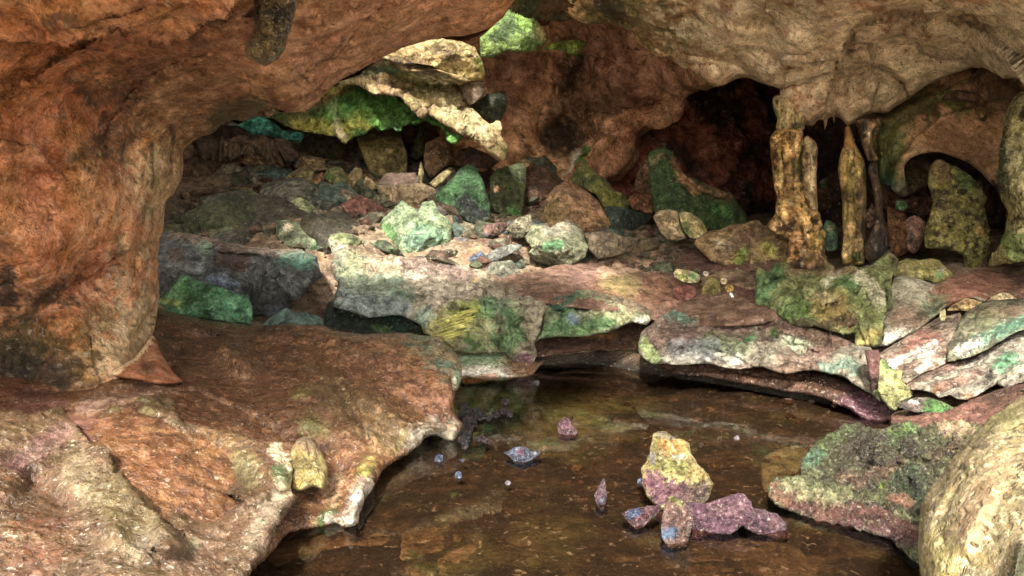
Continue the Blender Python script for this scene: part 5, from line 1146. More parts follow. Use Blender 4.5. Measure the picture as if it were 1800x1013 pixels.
build("boulder", r1, M_ROUGH, label="tall pitted olive boulder standing in front of the low arch", cat="boulder")
r1 = relief([(1802, 158), (1784, 170), (1770, 195), (1763, 228), (1757, 268), (1755, 319), (1760, 350), (1772, 372), (1768, 400), (1757, 430), (1745, 447), (1738, 468), (1780, 462), (1850, 455), (2000, 460), (2000, 150), (1880, 140)],
            [(1780, 180, 9.6), (1760, 300, 9.6), (1800, 300, 8.9), (1750, 455, 9.6), (1820, 450, 9.0), (1950, 300, 8), (1950, 170, 8.3), (1950, 450, 8)], lin(190, 176, 112), paint=[stain(DMOSS, 12, (1764, 240), (1768, 290), (1760, 330), k=.85), stain(lin(110, 150, 60), 16, (1775, 420), (1790, 440), k=.7), stain(lin(226, 216, 160), 18, (1795, 320), (1790, 260), k=.6), stain(OLIVE, 12, (1790, 180), (1780, 200), k=.5)], mott=[(DKBR, .12, .2, .06)],
            noise=[(.6, .1), (.15, .07, 'p'), (.2, .06, 'r')], rim=(30, .5), thick=.8, st=1.8, jag=2, seed=91, smooth=.5)
build("rock_pillar", r1, M_ROUGH, label="knobbly yellow white rock pillar at the right edge", cat="pillar")
# tunnel side
rk("boulder", "boulder", "dark red boulder deep inside the black tunnel", None, [(1140, 330), (1170, 290), (1200, 275), (1233, 268), (1270, 265), (1287, 285), (1304, 309), (1312, 350), (1305, 375), (1200, 372)], 22, lin(120, 58, 36), facets=(4, .8))
rk("boulder", "boulder", "green mossy horn of rock with a tan flank at the tunnel mouth", None, [(1138, 273), (1146, 264), (1168, 259), (1182, 266), (1189, 278), (1192, 296), (1208, 308), (1232, 320), (1260, 331), (1285, 341), (1300, 360), (1312, 378), (1318, 394), (1290, 402), (1255, 407), (1243, 408), (1200, 392), (1160, 382), (1149, 375), (1146, 350), (1141, 320)], 14.6, lin(66, 88, 36), facets=(4, .5), tilt=.3,
   sculpt=[step(-.25, 7, (1188, 282), (1200, 310), (1232, 335), (1262, 345))], paint=[stain(lin(176, 120, 74), 7, (1186, 285), (1200, 315), (1225, 335), k=.85), stain(lin(150, 104, 70), 10, (1240, 330), (1280, 345), k=.7), stain(DMOSS, 20, (1160, 330), (1190, 350), k=.7), stain(lin(70, 120, 40), 12, (1260, 365), (1275, 375), k=.7), stain(lin(150, 130, 90), 6, (1150, 285), (1165, 275), k=.6)])
rk("boulder", "boulder", "pale tan block left of a mossy one at the foot of the green horn", Cz, [(1048, 765), (1090, 718), (1180, 712), (1232, 728), (1242, 800), (1292, 920), (1232, 942), (1150, 932), (1100, 880)], 13.6, lin(176, 152, 112), facets=(4, .7))
rk("boulder", "boulder", "rounded pale green block at the foot of the green horn", Cz, [(1236, 738), (1280, 728), (1335, 738), (1402, 790), (1442, 850), (1455, 892), (1395, 932), (1320, 922), (1270, 872)], 13.5, lin(184, 170, 112), facets=(4, .6), paint=[stain(MOSS, 7, (1200, 400), (1205, 410), k=.7)])
rk("rock_slab", "slab", "thin tan slab standing in the gap left of the green horn", Cz, [(905, 560), (930, 440), (990, 330), (1015, 330), (1045, 500), (1048, 612), (980, 600)], 19.5, lin(150, 108, 76), facets=(3, .4))
rk("rock_slab", "slab", "low orange brown slab lying in the passage left of the green horn", Cz, [(858, 640), (880, 605), (960, 590), (1050, 612), (1052, 690), (1040, 742), (900, 712)], 17.5, lin(160, 100, 62), facets=(3, .4), tilt=.8)
r1 = relief(Z(*R6, [(60, 260), (130, 205), (200, 190), (250, 165), (320, 160), (382, 140), (442, 170), (500, 200), (552, 240), (562, 330), (556, 385), (480, 385), (390, 392), (300, 390), (200, 375), (140, 350)]), [(1240, 420, 13.2), (1320, 395, 13.2), (1380, 420, 12.8), (1250, 460, 12.5), (1330, 465, 12.3), (1380, 468, 12.2)], lin(160, 128, 84),
            sculpt=[bump(.15, 10, (1300, 455)), bump(.14, 9, (1320, 440), (1350, 432)), bump(-.12, 6, (1315, 450), (1312, 468)), bump(.12, 9, (1270, 440)), bump(.12, 8, (1325, 390)), bump(-.1, 8, (1290, 425), (1340, 415))],
            paint=[stain(lin(176, 176, 60), 9, (1300, 452), (1303, 465), k=.85), stain(lin(184, 176, 70), 9, (1345, 437), (1355, 445), k=.8), stain(lin(110, 150, 60), 6, (1300, 464), (1310, 440), k=.7), stain(PALE, 7, (1265, 430), (1280, 435), k=.6), stain(REDBR, 10, (1270, 450), (1300, 420), (1340, 405), k=.65), stain(OLIVE, 9, (1330, 455), k=.5)],
            noise=[(.5, .12), (.2, .07, 'r'), (.08, .025)], rim=(8, .15), thick=.5, st=1.6, jag=2, seed=93)
build("rock_mound", r1, M_ROUGH, label="knobbly tan mound with yellow moss before the column", cat="mound")

# ---------------------------------------------------------------- pebbles and the small white ornament
rk("stone", "stone", "egg shaped olive stone standing beside the white ornament", E, [(380, 620), (385, 520), (420, 430), (470, 365), (530, 348), (590, 378), (630, 450), (648, 540), (642, 605), (560, 650), (450, 655)], 11.2, lin(130, 118, 54), facets=(3, .3), smooth=.8, paint=[stain(lin(70, 110, 66), 6, (1245, 528), (1255, 530), k=.7)], jag=.5)
rk("stone", "stone", "flat stone patched yellow and green on the earth terrace", E, [(28, 290), (70, 240), (200, 255), (290, 278), (372, 325), (350, 405), (260, 425), (150, 405), (40, 340)], 11.6, lin(196, 186, 130), tilt=.6, facets=(3, .4), paint=[stain(lin(70, 150, 80), 6, (1218, 486), k=.8), stain(LIME, 5, (1199, 486), k=.8)])
rk("stone", "stone", "low dark red crusted stone below the patched flat stone", E, [(20, 500), (80, 440), (200, 435), (300, 470), (320, 560), (250, 620), (100, 640), (20, 590)], 11.2, lin(128, 70, 60), tilt=.7, facets=None)
peb = [("round rust orange pebble at the back of the pebble pile", 575, 685, 62, lin(176, 84, 40)), ("cream pebble left of the rust orange one", 490, 735, 58, lin(214, 190, 140)), ("large peach pebble at the front of the pile", 520, 815, 70, lin(228, 184, 146)), ("small yellow cream pebble right of the peach one", 602, 830, 45, lin(220, 180, 120)),
       ("red cream pebble at the right end of the pile", 690, 785, 55, lin(190, 120, 90)), ("deep red pebble at the left end of the pile", 400, 800, 52, lin(160, 64, 52)), ("flat grey green pebble in front of the pile", 370, 868, 62, lin(150, 156, 130)), ("cream pebble between the egg stone and the ornament", 665, 395, 58, lin(210, 186, 140)),
       ("yellow pebble just behind the ornament", 740, 490, 60, lin(200, 164, 72)), ("flat yellow brown pebble right of the ornament", 890, 640, 68, lin(200, 160, 90)), ("white pebble above the egg stone", 440, 300, 42, lin(214, 196, 184)), ("brown pebble left behind the ornament", 690, 590, 48, lin(176, 120, 76))]
for lab, cx, cy, r_, col in peb:
    rs = np.random.RandomState(cx)
    pts = [(cx + r_ * rs.uniform(.8, 1.1) * math.cos(a), cy + r_ * .8 * rs.uniform(.8, 1.1) * math.sin(a)) for a in np.arange(0, 6.2, .7)]
    rk("pebble", "pebble", lab, E, pts, 10.9 - (cy - 700) / 700 * .5, col, facets=(4, .8), smooth=.4, st=.8, group="pebbles round the white ornament")
orn = bpy.data.objects.new("ornament", None)
COL.objects.link(orn)
orn.location = at(1285, 538, 10.9)
tag(orn, "small white ornament on a flat base beside the orange pebbles", "ornament")
def ww(pts, Y, th, nm, rimw):
    r = relief(Z(*E, pts), [(1280, 510, Y), (1290, 540, Y), (1270, 540, Y)], lin(222, 222, 232), noise=[(.05, .006)], rim=(rimw, .04), thick=th, st=.7, smooth=.7, seed=97)
    build(nm, r, M_WHITE, parent=orn)
M_WHITE = rock_material("white_plaster", grain=20, fine=90, bump_c=.15, bump_d=.004, contrast=.12, pits=0, rough=(.4, .6))
ww([(655, 705), (690, 692), (780, 695), (860, 700), (862, 712), (800, 726), (700, 726), (662, 718)], 10.85, .12, "base", 2)
ww([(670, 640), (690, 622), (740, 610), (785, 640), (790, 685), (740, 698), (680, 692)], 10.87, .09, "body", 4)
ww([(735, 552), (752, 535), (775, 548), (805, 610), (828, 690), (795, 694), (770, 620)], 10.84, .05, "upright_piece", 2.5)

# ---------------------------------------------------------------- the left ledge
ld = [(262, 560), (275, 543), (300, 548), (360, 562), (420, 570), (450, 573), (500, 570), (560, 572), (600, 582), (640, 587), (712, 585), (745, 590), (778, 592), (781, 605), (792, 611), (805, 625), (812, 650), (810, 670), (805, 685), (800, 690), (797, 720), (805, 735), (814, 745), (810, 762), (797, 779), (780, 772), (766, 766), (748, 770), (735, 785), (715, 800), (690, 815), (672, 830), (665, 842),
      (655, 860), (642, 880), (632, 905), (629, 922), (606, 928), (590, 922), (570, 930), (520, 936), (500, 946), (480, 970), (440, 1010), (380, 1100), (-420, 1300), (-420, 640), (-200, 640), (0, 648), (150, 660), (200, 640), (255, 600)]
r1 = relief(ld, [(300, 550, 9), (450, 573, 8.8), (600, 583, 8.6), (712, 587, 8.6), (778, 594, 8.4), (812, 650, 7.7), (800, 700, 7.2), (813, 748, 7.0), (797, 776, 6.85), (735, 785, 6.45), (672, 830, 5.75), (640, 880, 5.15), (628, 922, 4.75), (590, 920, 4.85), (500, 945, 4.6), (400, 1050, 3.9),
             (-100, 640, 6.0), (0, 655, 6.2), (165, 665, 6.4), (270, 600, 7.6), (400, 640, 7.5), (600, 640, 7.7), (300, 690, 6.2), (550, 720, 6.4), (0, 760, 5.0), (150, 800, 4.7), (0, 1013, 3.3), (300, 950, 4.0), (400, 850, 4.9), (-300, 1000, 2.8), (700, 700, 6.95), (560, 800, 5.9), (580, 870, 5.4), (640, 800, 5.9)], lin(122, 74, 38), sg=3.2,
            sculpt=[bump(.16, 20, (395, 615), (430, 640)), bump(-.14, 22, (330, 620), (300, 640)), step(.12, 16, (420, 600), (330, 585), (290, 570)), bump(.12, 14, (590, 675), (610, 710), (650, 770), (668, 800)), bump(-.16, 14, (640, 700), (700, 740), (760, 745)), bump(.10, 12, (680, 690), (760, 740), (795, 750)),
                    bump(.12, 12, (660, 810), (640, 840), (625, 880), (615, 920)), bump(-.14, 18, (580, 800), (600, 830)), bump(-.12, 8, (640, 740), (668, 790)), step(.12, 10, (560, 712), (590, 690), (600, 672)), bump(-.10, 8, (520, 695), (560, 700)), bump(.12, 16, (540, 745)), bump(-.10, 5, (790, 665), (800, 710), (803, 730)), bump(.06, 6, (808, 660), (806, 690)),
                    bump(-.1, 9, (440, 740), (500, 770), (530, 775)), bump(-.08, 8, (60, 690), (160, 690), (260, 680)), bump(.08, 8, (30, 700), (150, 705), (280, 690)), step(.08, 8, (420, 720), (350, 690), (300, 680)), bump(-.10, 10, (480, 640), (560, 620)), bump(.08, 10, (450, 610), (560, 610), (700, 640)), bump(.10, 18, (570, 900), (540, 910)), bump(-.10, 10, (560, 890), (590, 900)), step(-.06, 8, (420, 900), (480, 895), (540, 910))],
            paint=[stain(lin(120, 62, 40), 60, (330, 630), (320, 680), (480, 690), k=.6), stain(lin(150, 98, 76), 40, (650, 640), (740, 680), (780, 720), k=.75), stain(lin(190, 140, 100), 22, (420, 650), (390, 640), k=.6), stain(lin(104, 136, 116), 26, (770, 625), (790, 640), (740, 600), k=.85), stain(lin(190, 206, 180), 8, (806, 660), (808, 690), k=.8), stain(lin(60, 110, 70), 6, (802, 700), (809, 672), k=.7),
                   stain(lin(150, 132, 84), 34, (640, 740), (680, 760), (590, 700), k=.8), stain(lin(220, 214, 190), 18, (760, 755), (720, 775), (790, 760), k=.8), stain(lin(226, 220, 204), 14, (630, 890), (640, 860), (615, 920), k=.8), stain(lin(140, 150, 60), 10, (650, 815), (640, 830), k=.8), stain(lin(96, 120, 44), 8, (712, 765), (700, 785), k=.7), stain(lin(150, 156, 76), 15, (560, 755), (540, 745), k=.85), stain(lin(150, 164, 60), 7, (545, 690), (520, 695), k=.8),
                   stain(lin(120, 64, 32), 30, (600, 800), (580, 840), k=.7), stain(lin(96, 56, 34), 24, (500, 900), (540, 920), k=.7), stain(lin(52, 100, 48), 9, (585, 895), (560, 920), k=.85), stain(lin(220, 216, 196), 7, (578, 912), (600, 925), k=.85), stain(lin(190, 170, 130), 14, (595, 850), (580, 870), k=.6), stain(lin(120, 78, 72), 40, (60, 720), (120, 760), (30, 800), k=.7), stain(lin(196, 156, 140), 14, (150, 712), (250, 695), (300, 680), k=.6),
                   stain(lin(90, 48, 34), 20, (60, 700), (40, 690), k=.6), stain(lin(84, 46, 30), 20, (300, 600), (330, 610), k=.6), stain(lin(100, 56, 44), 22, (340, 560), (420, 582), (500, 580), k=.5), stain(lin(110, 130, 60), 8, (600, 700), k=.3), stain(TEAL * .6, 10, (750, 597), (735, 592), k=.8), stain(lin(176, 122, 74), 150, (450, 650), (650, 700), k=.45, edge=1.5, ns=.2), stain(lin(52, 30, 20), 150, (380, 640), (560, 740), k=.55, edge=1.5, ns=.13)],
            noise=[(.7, .05), (.25, .022, 'r'), (.09, .012), (.05, .006)], rim=(16, .22), thick=.6, st=2.8, jag=1.5, seed=110, smooth=.6, wet=.35)
nl = Z(*R7, [(-900, 250), (-300, 180), (0, 140), (150, 170), (300, 140), (420, 215), (520, 150), (640, 100), (720, 70), (850, 60), (920, 100), (960, 200), (1100, 230), (1250, 260), (1350, 300), (1450, 305), (1530, 320), (1540, 400), (1520, 500), (1530, 575), (1560, 600), (1500, 690), (1440, 780), (1400, 870), (1340, 960), (1260, 1040), (1150, 1200), (-900, 1500)])
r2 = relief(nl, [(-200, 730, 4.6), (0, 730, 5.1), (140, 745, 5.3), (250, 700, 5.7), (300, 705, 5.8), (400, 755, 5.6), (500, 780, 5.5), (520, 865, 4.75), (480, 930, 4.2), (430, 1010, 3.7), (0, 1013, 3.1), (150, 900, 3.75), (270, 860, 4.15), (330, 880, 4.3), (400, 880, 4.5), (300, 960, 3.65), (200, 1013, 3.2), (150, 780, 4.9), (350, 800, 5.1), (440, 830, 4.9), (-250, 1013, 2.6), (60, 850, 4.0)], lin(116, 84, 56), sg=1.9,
            sculpt=[bump(-.55, 48, (240, 785), (290, 825), (350, 850)), bump(-.25, 24, (320, 868), (400, 880)), bump(-.3, 22, (205, 775), (245, 815)), bump(.10, 26, (150, 770), (200, 830), (250, 880)), bump(.22, 17, (146, 752), (176, 790), (235, 838), (268, 868), (285, 905), (300, 960)), bump(.14, 16, (220, 710), (290, 710)), bump(-.12, 14, (180, 745), (200, 760)), bump(.12, 22, (420, 820), (440, 845)), bump(-.26, 40, (60, 860), (100, 890)), bump(-.14, 6, (486, 838), (495, 855)), bump(.07, 5, (490, 790), (500, 830), (508, 862)),
                    bump(.12, 30, (200, 930), (260, 960)), bump(-.08, 10, (270, 900), (280, 960)), step(.08, 12, (30, 820), (120, 770), (150, 745)), bump(-.08, 8, (390, 800), (460, 780)), bump(.1, 12, (320, 900), (400, 900), (460, 870)), bump(-.06, 10, (370, 950), (400, 930)), bump(.05, 5, (510, 870), (470, 930), (430, 1000))],
            paint=[stain(lin(76, 42, 24), 40, (240, 790), (300, 830), (400, 850), (350, 800), k=.85), stain(lin(72, 40, 28), 20, (330, 870), (400, 880), (430, 870), k=.7), stain(DKBR, 16, (170, 755), (200, 785), (240, 815), (275, 840), k=.75), stain(lin(150, 136, 84), 24, (250, 720), (220, 725), k=.6), stain(lin(140, 96, 40), 26, (370, 770), (400, 790), k=.5), stain(lin(110, 104, 56), 20, (430, 815), (440, 840), k=.7), stain(lin(224, 206, 166), 11, (486, 795), (500, 830), (506, 862), k=.85), stain(lin(48, 96, 44), 5, (487, 833), (497, 848), k=.8),  # red mud of the hollow painted darker, its shade put into the colour
                   stain(lin(180, 160, 124), 22, (130, 840), (160, 870), (140, 820), k=.6), stain(lin(140, 124, 80), 34, (200, 860), (240, 890), (250, 940), k=.6), stain(lin(104, 56, 34), 46, (50, 870), (100, 900), k=.85), stain(lin(140, 80, 42), 34, (60, 970), (20, 960), (100, 960), k=.75), stain(lin(96, 60, 36), 18, (40, 1005), (60, 1010), k=.6), stain(lin(150, 104, 104), 16, (70, 790), (110, 760), (30, 815), k=.75), stain(lin(90, 50, 54), 20, (20, 805), k=.7),
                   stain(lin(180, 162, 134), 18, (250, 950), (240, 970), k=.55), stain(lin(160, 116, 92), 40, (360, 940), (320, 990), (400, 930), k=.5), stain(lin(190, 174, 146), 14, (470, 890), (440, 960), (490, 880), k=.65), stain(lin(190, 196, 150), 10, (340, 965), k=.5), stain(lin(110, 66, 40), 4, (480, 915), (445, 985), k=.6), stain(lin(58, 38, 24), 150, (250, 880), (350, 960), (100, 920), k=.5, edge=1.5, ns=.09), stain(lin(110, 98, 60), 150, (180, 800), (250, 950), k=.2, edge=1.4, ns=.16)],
            noise=[(.6, .09), (.3, .04, 'r'), (.13, .018), (.05, .009), (.03, .004)], rim=(14, .18), thick=.6, st=2.6, jag=1.2, seed=111, smooth=.6, wet=.3)
r1.C[:, :3] *= .74      # both parts of the ledge darkened evenly
r2.C[:, :3] *= .68
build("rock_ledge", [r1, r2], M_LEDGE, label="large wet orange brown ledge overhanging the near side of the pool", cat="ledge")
r1 = relief(Z(*R7, [(1500, 440), (1520, 360), (1560, 295), (1600, 282), (1640, 300), (1690, 365), (1718, 440), (1715, 500), (1690, 560), (1640, 545), (1560, 570), (1510, 540)]), [(505, 820, 5.15), (540, 775, 5.3), (575, 830, 5.2), (540, 860, 4.95)], lin(140, 120, 62), paint=[stain(lin(110, 84, 66), 14, (535, 775), (550, 785), k=.75), stain(OLIVE, 14, (530, 820), (550, 830), k=.5), stain(GOLD, 6, (520, 850), (530, 855), k=.6)], noise=[(.15, .02), (.05, .01, 'r')], rim=(26, .14), thick=.2, st=1.5, jag=.8, seed=112, smooth=.7)
build("boulder", r1, M_ROUGH, label="rounded olive stone wedged on the near ledge's edge", cat="boulder")
r1 = relief([(424, 30), (440, 28), (446, 14), (440, -40), (540, -60), (525, 0), (520, 20), (512, 50), (505, 70), (502, 85), (488, 104), (476, 112), (464, 117), (450, 110), (436, 104), (430, 92), (430, 78), (436, 68), (444, 56), (446, 34)], [(450, 0, 4.85), (520, 0, 4.8), (470, 60, 4.9), (440, 90, 4.95), (490, 90, 4.9), (465, 115, 4.95)], lin(96, 76, 44),
            sculpt=[bump(-.05, 6, (440, 66), (480, 66), (505, 70))], paint=[stain(lin(30, 24, 14), 32, (465, 50), (490, 40), (480, 80), k=.97), stain(lin(44, 38, 18), 20, (455, 95), (470, 100), k=.8), stain(lin(34, 28, 14), 24, (450, 40), (500, 40), (470, 100), k=.9), stain(lin(120, 96, 44), 30, (470, 70), (460, 100), k=.45, edge=1.7, ns=.025)], noise=[(.15, .03), (.06, .02, 'r')], rim=(26, .2), thick=.25, st=1.5, jag=1, seed=113, smooth=.7, wet=.9)
build("stalactite", r1, M_WET, label="stubby stalactite with a wet black tip hanging from the arch", cat="stalactite")

# ---------------------------------------------------------------- right foreground
lr = Z(*R9, [(445, 600), (462, 530), (500, 512), (560, 500), (620, 480), (622, 440), (660, 370), (700, 310), (760, 270), (850, 225), (920, 208), (960, 240), (1050, 240), (1100, 220), (1190, 208), (1260, 240), (1330, 218), (1420, 195), (1540, 218), (1640, 230), (1700, 500), (1500, 1100), (1240, 1040), (1242, 960), (1150, 880), (1100, 832), (1060, 812), (950, 782), (800, 757), (690, 737), (600, 692), (500, 652)])
r1 = relief(lr, [(1352, 872, 5.2), (1370, 845, 5.5), (1420, 780, 6.1), (1500, 748, 6.4), (1600, 745, 6.2), (1700, 748, 5.9), (1430, 920, 4.95), (1520, 935, 4.75), (1610, 990, 4.3), (1420, 840, 5.4), (1500, 830, 5.5), (1560, 780, 5.7), (1600, 850, 5.2), (1500, 880, 5.05), (1600, 910, 4.75), (1660, 900, 4.9), (1700, 1000, 4.2)], lin(76, 80, 50),
            sculpt=[bump(.10, 18, (1440, 800), (1480, 770)), bump(-.10, 14, (1500, 800), (1520, 820)), bump(.12, 10, (1570, 760), (1572, 790), (1580, 820)), bump(-.10, 7, (1595, 775), (1598, 795)), bump(-.12, 7, (1610, 830), (1618, 870), (1622, 900)), step(.10, 9, (1440, 850), (1500, 858), (1560, 872), (1610, 890)), bump(-.08, 8, (1550, 770), (1545, 810)), bump(.08, 10, (1480, 835), (1530, 850)), bump(-.1, 8, (1630, 800), (1680, 780)), step(.05, 6, (1370, 890), (1440, 925), (1520, 932), (1580, 955))],
            paint=[stain(lin(84, 108, 48), 14, (1430, 800), (1460, 770), (1510, 755), k=.7), stain(lin(70, 130, 100), 10, (1440, 800), (1425, 815), k=.6), stain(lin(48, 42, 32), 20, (1500, 790), (1530, 810), (1520, 770), k=.8), stain(lin(80, 112, 50), 9, (1570, 760), (1600, 755), (1568, 780), k=.75), stain(BLKBR, 8, (1595, 775), (1597, 790), k=.85), stain(lin(40, 66, 40), 14, (1600, 840), (1615, 880), (1580, 850), k=.8), stain(lin(112, 78, 62), 10, (1585, 815), (1510, 850), (1480, 840), k=.7), stain(lin(100, 120, 40), 7, (1550, 853), k=.8),
                   stain(lin(78, 44, 42), 18, (1400, 885), (1450, 905), (1540, 910), (1600, 940), k=.9), stain(lin(104, 68, 54), 10, (1365, 870), (1380, 880), k=.8), stain(lin(130, 128, 92), 12, (1390, 860), (1420, 870), (1480, 880), k=.6), stain(DKBR, 12, (1640, 800), (1690, 785), k=.7), stain(lin(170, 140, 110), 12, (1660, 755), (1700, 760), k=.6), stain(BLKBR, 60, (1480, 790), (1600, 830), k=.7, edge=1.5, ns=.1), stain(lin(140, 90, 68), 7, (1600, 890), (1570, 880), k=.5), stain(DPURP, 10, (1600, 960), (1560, 940), (1480, 925), k=.5)],  # purple underside, painted darker for the shade under the ledge
            noise=[(.4, .07), (.15, .07, 'r'), (.05, .02), (.08, .03, 'p')], rim=(10, .14), thick=.5, st=1.9, jag=1.6, seed=120, smooth=.3, wet=.35)
build("rock_ledge", r1, M_WET, label="dark green and purple ledge above the water beside the right boulder", cat="ledge")
rb = Z(*R9, [(1900, 20), (1788, 62), (1700, 120), (1600, 190), (1540, 250), (1480, 330), (1400, 410), (1350, 490), (1290, 560), (1258, 620), (1240, 720), (1233, 850), (1245, 1020), (1260, 1300), (3900, 1300), (3900, -50)])
r1 = relief(rb, [(1800, 695, 3.9), (1700, 760, 3.7), (1640, 860, 3.5), (1615, 950, 3.3), (1620, 1050, 3.0), (1720, 900, 3.1), (1780, 1000, 2.75), (1760, 800, 3.3), (1800, 860, 3.0), (1950, 700, 3.5), (2000, 1000, 2.4), (2480, 700, 2.9), (2480, 1050, 2.0)], lin(118, 104, 72), sculpt=[bump(.05, 16, (1740, 850), (1690, 960)), bump(-.05, 14, (1690, 830), (1650, 930)), bump(-.15, 14, (1780, 1020), (1795, 960))],
            paint=[stain(lin(160, 128, 94), 22, (1760, 820), (1700, 930), (1720, 880), k=.6), stain(lin(120, 112, 60), 20, (1740, 740), (1780, 730), k=.6), stain(lin(50, 52, 24), 18, (1785, 1030), (1800, 970), k=.95), stain(DKBR, 4, (1655, 870), k=.9), stain(DKBR, 5, (1662, 945), (1665, 935), k=.8), stain(DKBR, 3, (1722, 858), k=.8), stain(DKBR, 3, (1705, 785), k=.8), stain(lin(150, 140, 76), 30, (1640, 960), (1650, 1000), k=.5)], mott=[(lin(130, 110, 66), .12, .12, .08), (lin(184, 166, 124), .05, .18, .06)],
            noise=[(.6, .04), (.03, .003), (.05, .012, 'p')], rim=(40, .35), thick=.6, st=2.4, jag=1, seed=121, smooth=.7)
build("boulder", r1, M_FLOW, label="smooth speckled yellow tan boulder closest to the viewer at the right", cat="boulder")

# ---------------------------------------------------------------- rocks standing in the pool
def pool(name, cat, lab, z, pts, base, paint=(), yb=None, **kw):
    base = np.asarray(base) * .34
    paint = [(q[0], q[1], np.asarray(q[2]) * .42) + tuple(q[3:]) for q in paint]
    P = Z(*z, pts) if z else pts
    if yb is None:
        yb = max(p[1] for p in P)
    Y = on_level(np.mean([p[0] for p in P]), yb)
    foot = min(11, .22 * (max(p[1] for p in P) - min(p[1] for p in P)))
    P = [(x, y + (foot if y > yb - 8 else 0)) for x, y in P]
    return rk(name, cat, lab, None, P, Y, base, paint=paint, tilt=.45, mat=kw.pop("mat", M_WET), wet=kw.pop("wet", .3), **kw)
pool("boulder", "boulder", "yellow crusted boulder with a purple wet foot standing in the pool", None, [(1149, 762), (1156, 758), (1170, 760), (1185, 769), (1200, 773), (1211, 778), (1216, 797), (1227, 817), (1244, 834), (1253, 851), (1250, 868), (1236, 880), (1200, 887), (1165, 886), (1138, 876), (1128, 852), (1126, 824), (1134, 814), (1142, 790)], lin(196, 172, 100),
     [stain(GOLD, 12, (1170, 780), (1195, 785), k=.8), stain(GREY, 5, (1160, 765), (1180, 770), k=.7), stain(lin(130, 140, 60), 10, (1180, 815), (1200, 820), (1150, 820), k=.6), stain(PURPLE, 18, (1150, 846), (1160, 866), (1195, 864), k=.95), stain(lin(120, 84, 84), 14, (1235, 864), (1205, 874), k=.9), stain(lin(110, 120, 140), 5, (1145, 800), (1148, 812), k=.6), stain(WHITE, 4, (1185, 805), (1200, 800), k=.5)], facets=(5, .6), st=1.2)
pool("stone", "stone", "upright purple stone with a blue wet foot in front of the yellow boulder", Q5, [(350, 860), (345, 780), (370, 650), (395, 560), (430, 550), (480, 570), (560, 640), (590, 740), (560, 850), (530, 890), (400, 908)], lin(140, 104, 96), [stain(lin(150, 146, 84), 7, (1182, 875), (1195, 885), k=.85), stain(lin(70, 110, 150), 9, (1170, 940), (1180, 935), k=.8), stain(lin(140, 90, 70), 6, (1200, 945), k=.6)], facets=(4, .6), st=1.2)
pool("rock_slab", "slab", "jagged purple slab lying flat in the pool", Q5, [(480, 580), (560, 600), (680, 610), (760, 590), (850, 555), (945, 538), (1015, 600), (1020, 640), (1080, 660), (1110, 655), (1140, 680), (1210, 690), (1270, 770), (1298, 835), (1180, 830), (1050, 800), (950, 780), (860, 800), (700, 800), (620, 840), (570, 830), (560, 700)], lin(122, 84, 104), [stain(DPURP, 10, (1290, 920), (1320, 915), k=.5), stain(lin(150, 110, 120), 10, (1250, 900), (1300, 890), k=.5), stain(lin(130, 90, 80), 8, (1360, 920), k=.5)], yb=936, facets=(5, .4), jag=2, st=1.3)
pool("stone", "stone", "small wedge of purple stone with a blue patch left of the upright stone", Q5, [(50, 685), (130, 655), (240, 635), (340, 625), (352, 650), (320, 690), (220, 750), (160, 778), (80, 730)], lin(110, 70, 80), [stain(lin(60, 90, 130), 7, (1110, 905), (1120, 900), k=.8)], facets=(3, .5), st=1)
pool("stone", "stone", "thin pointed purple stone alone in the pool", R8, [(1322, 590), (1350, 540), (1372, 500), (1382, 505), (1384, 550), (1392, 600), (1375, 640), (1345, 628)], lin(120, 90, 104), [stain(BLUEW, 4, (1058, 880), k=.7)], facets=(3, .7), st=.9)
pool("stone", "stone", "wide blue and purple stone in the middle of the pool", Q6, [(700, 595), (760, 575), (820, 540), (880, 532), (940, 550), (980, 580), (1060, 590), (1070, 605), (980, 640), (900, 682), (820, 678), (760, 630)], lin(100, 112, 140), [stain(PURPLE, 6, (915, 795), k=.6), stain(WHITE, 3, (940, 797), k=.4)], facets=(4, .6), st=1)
pool("stone", "stone", "round purple crusted stone far out in the pool", Q6, [(1240, 400), (1240, 300), (1290, 250), (1320, 238), (1360, 270), (1380, 330), (1420, 350), (1440, 380), (1400, 420), (1300, 420)], lin(128, 84, 100), [stain(BLKBR, 5, (992, 762), k=.5)], facets=(5, .8), st=.9)
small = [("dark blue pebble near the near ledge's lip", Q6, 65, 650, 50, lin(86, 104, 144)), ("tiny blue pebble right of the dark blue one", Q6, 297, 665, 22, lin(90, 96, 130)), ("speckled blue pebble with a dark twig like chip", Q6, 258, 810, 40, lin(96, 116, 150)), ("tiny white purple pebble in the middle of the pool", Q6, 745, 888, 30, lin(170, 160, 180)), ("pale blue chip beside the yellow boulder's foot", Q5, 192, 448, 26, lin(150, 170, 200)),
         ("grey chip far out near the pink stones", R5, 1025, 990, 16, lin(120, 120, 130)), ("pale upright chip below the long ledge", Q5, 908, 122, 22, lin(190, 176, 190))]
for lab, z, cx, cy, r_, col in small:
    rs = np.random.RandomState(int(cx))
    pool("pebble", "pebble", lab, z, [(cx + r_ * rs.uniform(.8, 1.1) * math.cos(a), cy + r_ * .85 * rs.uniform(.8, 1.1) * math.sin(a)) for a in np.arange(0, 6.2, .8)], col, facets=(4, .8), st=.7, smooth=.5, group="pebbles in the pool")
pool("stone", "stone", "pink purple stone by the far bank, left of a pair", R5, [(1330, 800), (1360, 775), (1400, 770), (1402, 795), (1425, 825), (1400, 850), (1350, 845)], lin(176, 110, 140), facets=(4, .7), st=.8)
pool("stone", "stone", "pink purple stone by the far bank, right of a pair", R5, [(1420, 790), (1440, 778), (1475, 795), (1522, 850), (1512, 872), (1462, 868), (1440, 830)], lin(180, 112, 120), facets=(4, .7), st=.8)
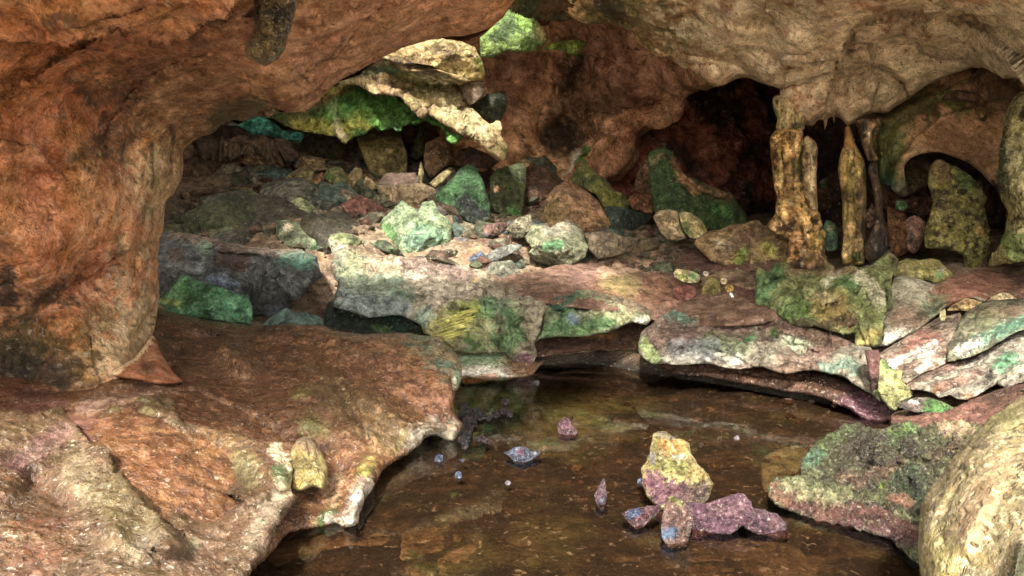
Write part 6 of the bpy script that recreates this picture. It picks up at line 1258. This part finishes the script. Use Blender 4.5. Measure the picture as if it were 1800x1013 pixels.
# heap of dark wet stones at the lip of the ledge
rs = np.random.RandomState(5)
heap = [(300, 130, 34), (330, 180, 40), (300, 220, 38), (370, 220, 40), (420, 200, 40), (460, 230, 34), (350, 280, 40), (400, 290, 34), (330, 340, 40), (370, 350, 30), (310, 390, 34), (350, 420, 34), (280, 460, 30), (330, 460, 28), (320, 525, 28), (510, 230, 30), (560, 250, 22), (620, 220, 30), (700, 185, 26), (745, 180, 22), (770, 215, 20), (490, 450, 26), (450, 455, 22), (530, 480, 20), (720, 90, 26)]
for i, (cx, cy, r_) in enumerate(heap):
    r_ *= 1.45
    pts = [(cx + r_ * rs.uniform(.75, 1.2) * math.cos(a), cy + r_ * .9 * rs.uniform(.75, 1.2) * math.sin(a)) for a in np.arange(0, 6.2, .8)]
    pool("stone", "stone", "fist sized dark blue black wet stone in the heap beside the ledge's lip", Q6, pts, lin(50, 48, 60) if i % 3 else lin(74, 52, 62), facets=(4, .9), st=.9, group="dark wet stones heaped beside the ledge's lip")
# algae mats in the shallows
for lab, pts in [("thin yellow green algae patch left of the dark stones", [(700, 760), (730, 745), (790, 750), (830, 765), (850, 790), (800, 800), (770, 785), (720, 790)]), ]:
    pass
# sunken rocks
def sunk(lab, pts, z0, base, paint=()):
    c = np.mean([p[0] for p in pts]), np.mean([p[1] for p in pts])
    ctrl = [(x, y, on_level(x, y, z0)) for x, y in ((c[0], max(p[1] for p in pts)), (min(p[0] for p in pts), c[1]), (max(p[0] for p in pts), c[1]), (c[0], min(p[1] for p in pts)))]
    r = relief(pts, ctrl, base, paint=paint, noise=[(.3, .02), (.12, .02, 'r')], rim=(8, .10), thick=.15, jag=3, seed=int(pts[0][0]), st=2.2)
    build("sunken_rock", r, M_EARTH, label=lab, cat="rock")
sunk("tan rock lying under water near the bottom of the pool", [(705, 940), (730, 922), (790, 915), (830, 930), (850, 960), (815, 990), (780, 1000), (760, 1020), (720, 1015), (700, 980)], -.10, lin(92, 74, 48), [stain(DMOSS, 14, (730, 985), (760, 1000), k=.7)])
sunk("brown sunken rock under the near ledge's overhang", [(470, 960), (560, 935), (640, 930), (700, 935), (690, 960), (600, 965), (540, 980), (480, 1000)], -.10, lin(84, 64, 44))
sunk("broad sunken slab below the jagged purple slab", [(1200, 990), (1240, 955), (1330, 945), (1400, 960), (1440, 1000), (1420, 1040), (1220, 1040)], -.10, lin(70, 54, 38))
sunk("pale sunken slab beside the lower right ledge", [(1336, 810), (1380, 785), (1420, 790), (1415, 815), (1395, 835), (1345, 868)], -.09, lin(100, 96, 68))

# ---------------------------------------------------------------- loose scree on the slope: nobody could count it
rs = np.random.RandomState(21)
Vs, Fs, Cs = [], [], []
n = 0
ico = []
bm_t = (1 + 5 ** .5) / 2
IV = np.array([(-1, bm_t, 0), (1, bm_t, 0), (-1, -bm_t, 0), (1, -bm_t, 0), (0, -1, bm_t), (0, 1, bm_t), (0, -1, -bm_t), (0, 1, -bm_t), (bm_t, 0, -1), (bm_t, 0, 1), (-bm_t, 0, -1), (-bm_t, 0, 1)]) / 1.9
IF = np.array([(0, 11, 5), (0, 5, 1), (0, 1, 7), (0, 7, 10), (0, 10, 11), (1, 5, 9), (5, 11, 4), (11, 10, 2), (10, 7, 6), (7, 1, 8), (3, 9, 4), (3, 4, 2), (3, 2, 6), (3, 6, 8), (3, 8, 9), (4, 9, 5), (2, 4, 11), (6, 2, 10), (8, 6, 7), (9, 8, 1)])
def scree(N, xr, yr, smin, smax, cols, cond=None):
    global n
    for _ in range(N):
        x, y = rs.uniform(*xr), rs.uniform(*yr)
        s = smin * (smax / smin) ** (rs.rand() ** 2.2)
        z = float(floor_h(np.array([x]), np.array([y]))[0])
        if cond and not cond(x, y, z):
            continue
        sc = s * np.array([rs.uniform(.7, 1.4), rs.uniform(.6, 1.2), rs.uniform(.35, .8)])
        a, b = rs.uniform(0, 6.28), rs.uniform(-.5, .5)
        R = np.array([[math.cos(a), -math.sin(a), 0], [math.sin(a), math.cos(a), 0], [0, 0, 1]]) @ np.array([[math.cos(b), 0, math.sin(b)], [0, 1, 0], [-math.sin(b), 0, math.cos(b)]])
        V = (IV * rs.uniform(.65, 1.2, (12, 1)) * sc) @ R.T + [x, y, z + .15 * s]
        Vs.append(V)
        Fs.append(IF + n)
        c = cols[rs.randint(len(cols))] * rs.uniform(.6, 1.25)
        Cs.append(np.tile(np.append(c, 0), (12, 1)))
        n += 12
cols = [lin(108, 90, 66), lin(92, 70, 54), lin(104, 98, 74), lin(84, 74, 50), lin(92, 60, 48), lin(112, 106, 84), lin(76, 82, 56)]
scree(520, (-8, 3.5), (12.2, 21), .06, .42, cols)
scree(300, (-6, 3.5), (11.8, 16), .04, .2, cols)
scree(160, (2, 7), (11.5, 15), .03, .12, cols)
scree(260, (-2, 4), (5, 10.5), .02, .09, [lin(90, 60, 40), lin(120, 92, 60), lin(70, 44, 34)])
V, F, Cc = np.concatenate(Vs), np.concatenate(Fs), np.concatenate(Cs)
me = bpy.data.meshes.new("scree")
me.from_pydata(V.tolist(), [], F.tolist())
ca = me.color_attributes.new("Col", 'FLOAT_COLOR', 'POINT')
ca.data.foreach_set("color", Cc.astype(np.float32).ravel())
me.materials.append(M_ROUGH)
o = bpy.data.objects.new("scree", me)
COL.objects.link(o)
tag(o, "loose angular scree on the rubble slope", "scree", kind="stuff")
